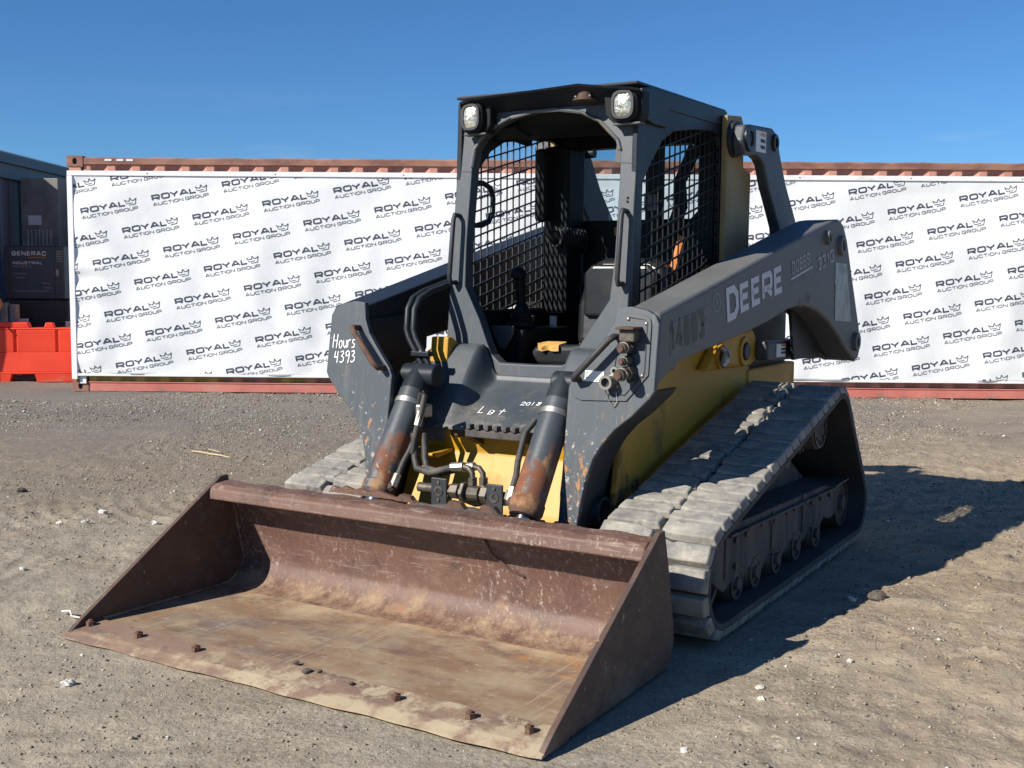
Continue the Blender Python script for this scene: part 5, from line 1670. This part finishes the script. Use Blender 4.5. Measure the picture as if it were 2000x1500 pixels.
mb.plate(fo, lambda p, q: (-1.935 - q * 1.6, p * .6 - .075, .9895 - max(0, .012 - q) * .55), lambda p, q: (-1.935 - q * 1.6, p * .6 - .075, .968 - max(0, .012 - q) * .55))
mb.build('torn_foam', 'foam', st)
MB().tube([(-2.30, .275, 1.08), (-2.36, .30, 1.25), (-2.42, .335, 1.47)], .020, 8).build('seat_belt', 'orange_belt', st)
for s in (-1, 1):
    j = sub('joystick')
    bx, by = -2.02, s * .29
    mb = MB()
    mb.tube([(bx, by, 1.05), (bx, by, 1.06), (bx, by, 1.075), (bx, by, 1.078), (bx, by, 1.095), (bx, by, 1.098), (bx, by, 1.115), (bx, by, 1.118), (bx, by, 1.14), (bx + .002, by, 1.16)],
            [.062, .066, .060, .052, .056, .046, .048, .036, .034, .020], 20)
    mb.build('boot', 'interior', j, smooth=70)
    MB().tube([(bx, by, 1.14), (bx + .01, by, 1.21), (bx + .022, by, 1.27)], [.019, .022, .025], 14).build('grip', 'interior', j, smooth=60)
    MB().ball((bx + .03, by, 1.292), (.042, .034, .034), 16, 10).build('grip_head', 'interior', j, smooth=60)
    MB().box(-2.38, -1.90, s * .37, s * .21, .86, 1.045).build('console', 'interior', j, bevel=.02)
    if s < 0:
        MB().plate([(-.07, 1.06), (.05, 1.06), (.045, 1.02), (.005, .955), (-.02, .955), (-.055, 1.02)], lambda p, z: (-1.88, by + p, z), lambda p, z: (-1.86, by + p, z)).build('cup_holder', 'plastic_dirty', j, bevel=.004)
        MB().box(-2.16, -2.155, by + .075, by + .11, 1.05, 1.10).build('control_label', 'pale_decal', j)
    MB().box(-2.2, -2.15, s * .36, s * .30, 1.045, 1.10).build('switch_block', 'interior', j, bevel=.006)
tr = sub('cab_trim')
MB().box(-2.46, -2.30, -.395, -.335, 1.55, 1.90).build('side_pad', 'interior', tr, bevel=.02)
MB().tube([(-1.772, -.405, 1.700), (-1.86, -.405, 1.702), (-1.925, -.405, 1.685), (-1.948, -.405, 1.64), (-1.945, -.405, 1.575), (-1.91, -.405, 1.53), (-1.85, -.405, 1.512), (-1.76, -.405, 1.508)], .0125, 10).build('restraint_loop', 'cab_dark', tr, smooth=60)
MB().tube([(-2.33, -.33, 1.55), (-2.32, -.32, 1.50), (-2.36, -.30, 1.475), (-2.43, -.28, 1.47), (-2.49, -.25, 1.46), (-2.53, -.24, 1.42)], [.016, .022, .040, .045, .042, .035], 14).build('air_duct', 'interior', tr, smooth=50)
mb = MB()
for i in range(9):
    t = i / 8
    p = Vector((-2.35 - .16 * t, -.30 + .05 * t, 1.478))
    mb.annulus(p, p + Vector((-.008, .002, 0)), .050, .030, 16)
mb.build('duct_rib', 'dark', tr)
MB().box(-2.56, -2.52, .095, .175, 1.50, 1.99).build('rear_post', 'interior', tr, bevel=.008)
MB().box(-2.515, -2.50, .10, .165, 1.60, 1.68).build('relay_box', 'plastic_dirty', tr, bevel=.004)
MB().tube([(-2.54, .22, 1.48), (-2.55, .27, 1.62), (-2.56, .26, 1.74), (-2.57, .33, 1.90)], [.03, .034, .03, .034], 10).build('wiper_arm', 'interior', tr, smooth=50)
MB().box(-2.59, -2.40, -.40, -.26, 1.10, 1.92).build('corner_trim', 'interior', tr, bevel=.02)
MB().tube([(-1.80, -.30, 1.965), (-1.95, -.33, 1.93), (-2.15, -.345, 1.92)], .028, 8).build('visor_roll', 'interior', tr, smooth=50)
MB().prism([(-1.82, 1.998), (-1.80, 1.93), (-1.95, 1.90), (-2.0, 1.998)], 'y', -.40, -.20).build('headliner_flap', 'interior', tr, bevel=.006)
MB().box(-2.598, -2.594, -.10, -.02, 1.49, 1.53).build('rear_label', 'yellow_dirty', tr)
for i, (y, z) in enumerate(((-.30, 1.30), (-.26, 1.22), (-.34, 1.40), (-.30, 1.12))):
    MB().tube([(-2.56, y, z + .25), (-2.54, y + .01, z + .1), (-2.55, y + .04, z - .05), (-2.52, y + .06, z - .2)], .009, 6).build('wire_loom', 'dark', tr)

# ---- tracks
C1, R1 = (-1.235, .215), .215
C2, R2 = (-2.690, .598), .200
C3, R3 = (-3.045, .188), .188


def hull(points):
    pts = sorted(set(points))
    def half(ps):
        out = []
        for p in ps:
            while len(out) >= 2 and (out[-1][0] - out[-2][0]) * (p[1] - out[-2][1]) - (out[-1][1] - out[-2][1]) * (p[0] - out[-2][0]) <= 0:
                out.pop()
            out.append(p)
        return out
    lo, up = half(pts), half(pts[::-1])
    return lo[:-1] + up[:-1]


def track_loop(inset, count):
    pts = []
    for (c, r) in ((C1, R1), (C2, R2), (C3, R3)):
        pts += [(c[0] + (r - inset) * math.cos(2 * math.pi * k / 120), c[1] + (r - inset) * math.sin(2 * math.pi * k / 120)) for k in range(120)]
    h = hull([(round(p[0], 6), round(p[1], 6)) for p in pts])
    P = np.array(h + [h[0]])
    seg = np.hypot(*np.diff(P, axis=0).T)
    s = np.concatenate([[0], np.cumsum(seg)])
    t = np.linspace(0, s[-1], count, endpoint=False)
    return np.stack([np.interp(t, s, P[:, 0]), np.interp(t, s, P[:, 1])], -1), s[-1]


NL = 56
base_pts, per = track_loop(.030, NL * 4)
LUG_H = .027


def lug_mesh():
    mb = MB()
    hw, tw = .0415, .0365
    ln = .224
    # plan outline of the block: slit rim end, hooked inner end
    pl_ = [(-hw, 0), (hw, 0), (hw, ln * .60), (hw * .78, ln * .68), (hw * 1.08, ln * .80), (hw * .9, ln), (-hw * .55, ln), (-hw * .9, ln * .82), (-hw, ln * .6)]
    n = len(pl_)
    vs = [(x, y, -.012) for x, y in pl_] + [(x * tw / hw, y if 0 < y < ln else (.010 if y == 0 else ln - .010), LUG_H) for x, y in pl_]
    fs = [tuple(range(n - 1, -1, -1)), tuple(range(n, 2 * n))] + [(i, (i + 1) % n, (i + 1) % n + n, i + n) for i in range(n)]
    mb.add(vs, fs)
    return mb


lug_src = None
for s in (1, -1):
    tk = sub('track')
    if s < 0:
        tk.location = (0, .085, 0)
    # belt
    loopo, _ = track_loop(.030, 160)
    loopi, _ = track_loop(.062, 160)
    mb = MB()
    vs, fs = [], []
    y0, y1 = .582, 1.030
    for (po, pi_) in zip(loopo, loopi):
        vs += [(po[0], s * (y0 + .01), po[1]), (po[0], s * (y1 - .008), po[1]), (po[0] * .7 + pi_[0] * .3, s * y1, po[1] * .7 + pi_[1] * .3), (pi_[0], s * (y1 - .004), pi_[1]), (pi_[0], s * y0, pi_[1])]
    n = 160
    for i in range(n):
        j2 = (i + 1) % n
        for k in range(5):
            m = (k + 1) % 5
            fs.append((5 * i + k, 5 * i + m, 5 * j2 + m, 5 * j2 + k))
    mb.add(vs, fs).build('belt', 'rubber', tk, smooth=40)
    for i in range(NL):
        for row in (0, 1):
            q4 = (i * 4 + row * 2) % (NL * 4)
            p = base_pts[q4]
            d = base_pts[(q4 + 1) % (NL * 4)] - base_pts[q4 - 1]
            d = d / np.hypot(*d)
            tv = Vector((d[0], 0, d[1]))
            nv = Vector((d[1], 0, -d[0]))          # outward for a counter-clockwise loop
            if row == 0:
                yv = Vector((0, -s, 0)); org = Vector((p[0], s * 1.030, p[1]))
            else:
                yv = Vector((0, s, 0)); org = Vector((p[0], s * .584, p[1]))
            xv = yv.cross(nv)
            m4 = Matrix(((xv.x, yv.x, nv.x, org.x), (xv.y, yv.y, nv.y, org.y), (xv.z, yv.z, nv.z, org.z), (0, 0, 0, 1)))
            if lug_src is None:
                lug_src = lug_mesh().build('lug', 'lug', tk, bevel=.007, seg=3)
                lg = lug_src
            else:
                lg = lug_src.copy()
                scene.collection.objects.link(lg)
                lg.parent = tk
            jr = random.Random(i * 7 + row * 3 + (s > 0))
            lg.matrix_local = m4 @ Matrix.Rotation(R(jr.uniform(-1.2, 1.2)), 4, 'Z') @ Matrix.Rotation(R(jr.uniform(-1.0, 1.0)), 4, 'Y') @ Matrix.Diagonal((jr.uniform(.93, 1.07), jr.uniform(.96, 1.03), jr.uniform(.8, 1.1), 1))
    # undercarriage
    FR = [(-1.24, .20), (-1.26, .335), (-1.36, .372), (-1.72, .352), (-2.05, .345), (-2.92, .318), (-2.945, .26), (-2.92, .165), (-2.80, .150), (-2.70, .175), (-2.60, .128), (-2.48, .17), (-2.38, .122), (-2.20, .165), (-2.10, .125), (-1.92, .165),
          (-1.84, .118), (-1.66, .16), (-1.60, .12), (-1.46, .14), (-1.40, .12)]
    fr = MB().prism(FR, 'y', s * .955, s * .66).build('roller_frame', 'under', tk, bevel=.006)
    MB().prism([(-1.40, .36), (-1.72, .345), (-2.05, .338), (-2.90, .315), (-2.6, .47), (-2.1, .42), (-1.6, .38)], 'y', s * .80, s * .62).build('frame_top', 'under', tk, bevel=.01)
    for x in (-1.40, -1.93, -2.35):
        MB().box(x - .006, x + .006, s * .9555, s * .962, .17, .335).build('frame_rib', 'under', fr)
    MB().annulus((-1.945, s * .9555, .295), (-1.945, s * .960, .295), .034, .022).build('port_ring', 'under', fr)
    MB().cyl((-1.945, s * .9555, .295), (-1.945, s * .9585, .295), .0225, 16).build('grease_port', 'interior', fr)
    MB().plate([(-2.72, .318), (-2.95, .322), (-2.95, .328), (-2.72, .324)], lambda x, z: (x, s * 1.0, z), lambda x, z: (x, s * .93, z)).build('top_flange', 'roller', fr)
    for (x, z) in ((-1.50, .30), (-1.62, .30), (-1.50, .20), (-1.80, .31), (-2.12, .30), (-2.22, .30), (-2.48, .285), (-2.62, .28), (-2.76, .275)):
        MB().cyl((x, s * .955, z), (x, s * .967, z), .013, 6).build('frame_bolt', 'roller', fr)
    MB().prism([(-1.42, .335), (-2.86, .300), (-2.86, .288), (-1.42, .323)], 'y', s * .955, s * .975).build('frame_ledge', 'under', fr, bevel=.003)
    for (x, z, r) in ((-1.54, .125, .082), (-1.75, .125, .082), (-2.01, .125, .082), (-2.28, .125, .082), (-2.57, .125, .082)):
        ro = MB()
        ro.tube([(x, s * .69, z), (x, s * .72, z), (x, s * .88, z), (x, s * .925, z), (x, s * .948, z)], [r * .9, r, r, r, r * .82], 28)
        ro = ro.build('roller', 'roller', tk, smooth=35)
        MB().annulus((x, s * .946, z), (x, s * .957, z), r * .78, r * .62).build('roller_rim', 'roller', ro, smooth=35)
        MB().cyl((x, s * .946, z), (x, s * .966, z), r * .3, 16).build('roller_hub', 'under', ro, smooth=35)
    for (c, r) in ((C1, R1 - .066), (C3, R3 - .066)):
        idl = MB().tube([(c[0], s * .70, c[1]), (c[0], s * .72, c[1]), (c[0], s * .91, c[1]), (c[0], s * .935, c[1])], [r * .93, r, r, r * .93], 36).build('idler', 'roller', tk, smooth=35)
        MB().annulus((c[0], s * .933, c[1]), (c[0], s * .945, c[1]), r * .95, r * .82).build('idler_rim', 'roller', idl, smooth=35)
        MB().cyl((c[0], s * .933, c[1]), (c[0], s * .955, c[1]), r * .3, 20).build('idler_hub', 'under', idl, smooth=35)
    sp = MB()
    tp = []
    for k in range(30):
        rr_ = R2 - .066 if k % 2 else R2 - .095
        for dk in (-.22, .22):
            an = 2 * math.pi * (k + dk) / 30
            tp.append((C2[0] + rr_ * math.cos(an), C2[1] + rr_ * math.sin(an)))
    sp = sp.prism(tp, 'y', s * .74, s * .84).build('sprocket', 'roller', tk)
    MB().cyl((C2[0], s * .60, C2[1]), (C2[0], s * .925, C2[1]), .105, 32).build('drive_motor', 'under', sp, smooth=35, bevel=.008)
    MB().annulus((C2[0], s * .925, C2[1]), (C2[0], s * .932, C2[1]), .098, .086).build('motor_ring', 'roller', sp, smooth=35)
    for k in range(8):
        an = 2 * math.pi * k / 8
        MB().cyl((C2[0] + .07 * math.cos(an), s * .925, C2[1] + .07 * math.sin(an)), (C2[0] + .07 * math.cos(an), s * .934, C2[1] + .07 * math.sin(an)), .009, 6).build('motor_bolt', 'roller', sp)
    cr_ = MB().cyl((-2.30, s * .70, .50), (-2.30, s * .90, .50), .045, 20).build('carrier_roller', 'roller', tk, smooth=35)
    MB().box(-3.0, -1.5, s * .56, s * .62, .22, .40).build('frame_mount', 'dark', tk)

# ------------------------------------------------------------------ loose things on the ground
def rock(name, x, y, r, mat, label, cat='stone', flat=.65):
    z = float(gheight(x, y))
    rs = random.Random(int(x * 1000 + y * 77))
    seeds = [rs.uniform(.7, 1.2) for _ in range(200)]
    it = iter(seeds * 4)
    o = MB().ball((0, 0, 0), (r * 1.2, r * .9, r * flat), 9, 6, lambda d: next(it)).build(name, mat)
    o.location = (x, y, z + r * flat * .35)
    o.rotation_euler = (0, 0, rs.uniform(0, 6))
    return tag(o, label, cat, 'loose stones on the yard')


rock('stone', -2.218, 6.10, .022, 'stone_white', 'brightest white stone left of the bucket, farthest of its cluster')
rock('stone', -2.326, 5.78, .020, 'stone_white', 'flat white stone left of the bucket, leftmost of its cluster')
rock('stone', -2.205, 5.81, .019, 'stone_white', 'white stone in the middle of the cluster left of the bucket')
rock('stone', -1.860, 5.86, .022, 'stone_white', 'white stone close to the slanting bucket side plate')
rock('stone', -1.384, 3.464, .021, 'stone_white', 'pale stone below the left end of the cutting edge')
rock('stone', -2.895, 6.64, .030, 'stone_dark', 'dark clod at the far left edge of the yard', 'clod')
rock('stone', -2.114, 4.84, .014, 'stone_white', 'small pale stone near the left picture edge')
rock('stone', 1.474, 4.48, .032, 'stone_dark', 'dark clod standing in the sun beside the machine shadow', 'clod', .9)
rock('stone', 1.364, 4.46, .020, 'stone_white', 'sandy pebble just left of the dark clod')
rock('stone', .789, 3.49, .013, 'stone_white', 'white pebble right of the bucket shadow, farther of two')
rock('stone', .771, 3.39, .012, 'stone_white', 'white pebble right of the bucket shadow, nearer of two')
rock('stone', 1.143, 3.73, .012, 'stone_white', 'white pebble alone on the pale sand at the right')
rock('stone', .475, 2.98, .013, 'stone_white', 'pale pebble at the bottom edge beside the bucket corner')

tw = MB()
g0 = float(gheight(-2.15, 8.1))
tw.tube([(-2.34, 8.25, g0 + .012), (-2.25, 8.16, g0 + .02), (-2.17, 8.12, g0 + .012), (-2.08, 8.03, g0 + .018), (-1.98, 7.97, g0 + .008)], [.004, .006, .006, .006, .004], 6)
tw.tube([(-2.27, 8.17, g0 + .018), (-2.22, 8.24, g0 + .03), (-2.12, 8.20, g0 + .015)], .004, 5)
tag(tw.build('dry_stalk', 'straw'), 'dry straw-coloured stalk lying on the gravel beyond the bucket', 'stalk')
g0 = float(gheight(-1.62, 4.15))
rp = MB().tube([(-1.70, 4.22, g0 + .012), (-1.66, 4.20, g0 + .02), (-1.64, 4.16, g0 + .012), (-1.59, 4.13, g0 + .014), (-1.55, 4.10, g0 + .02)], .004, 6)
tag(rp.build('rope_scrap', 'stone_white'), 'short scrap of white rope at the left bucket corner', 'rope')
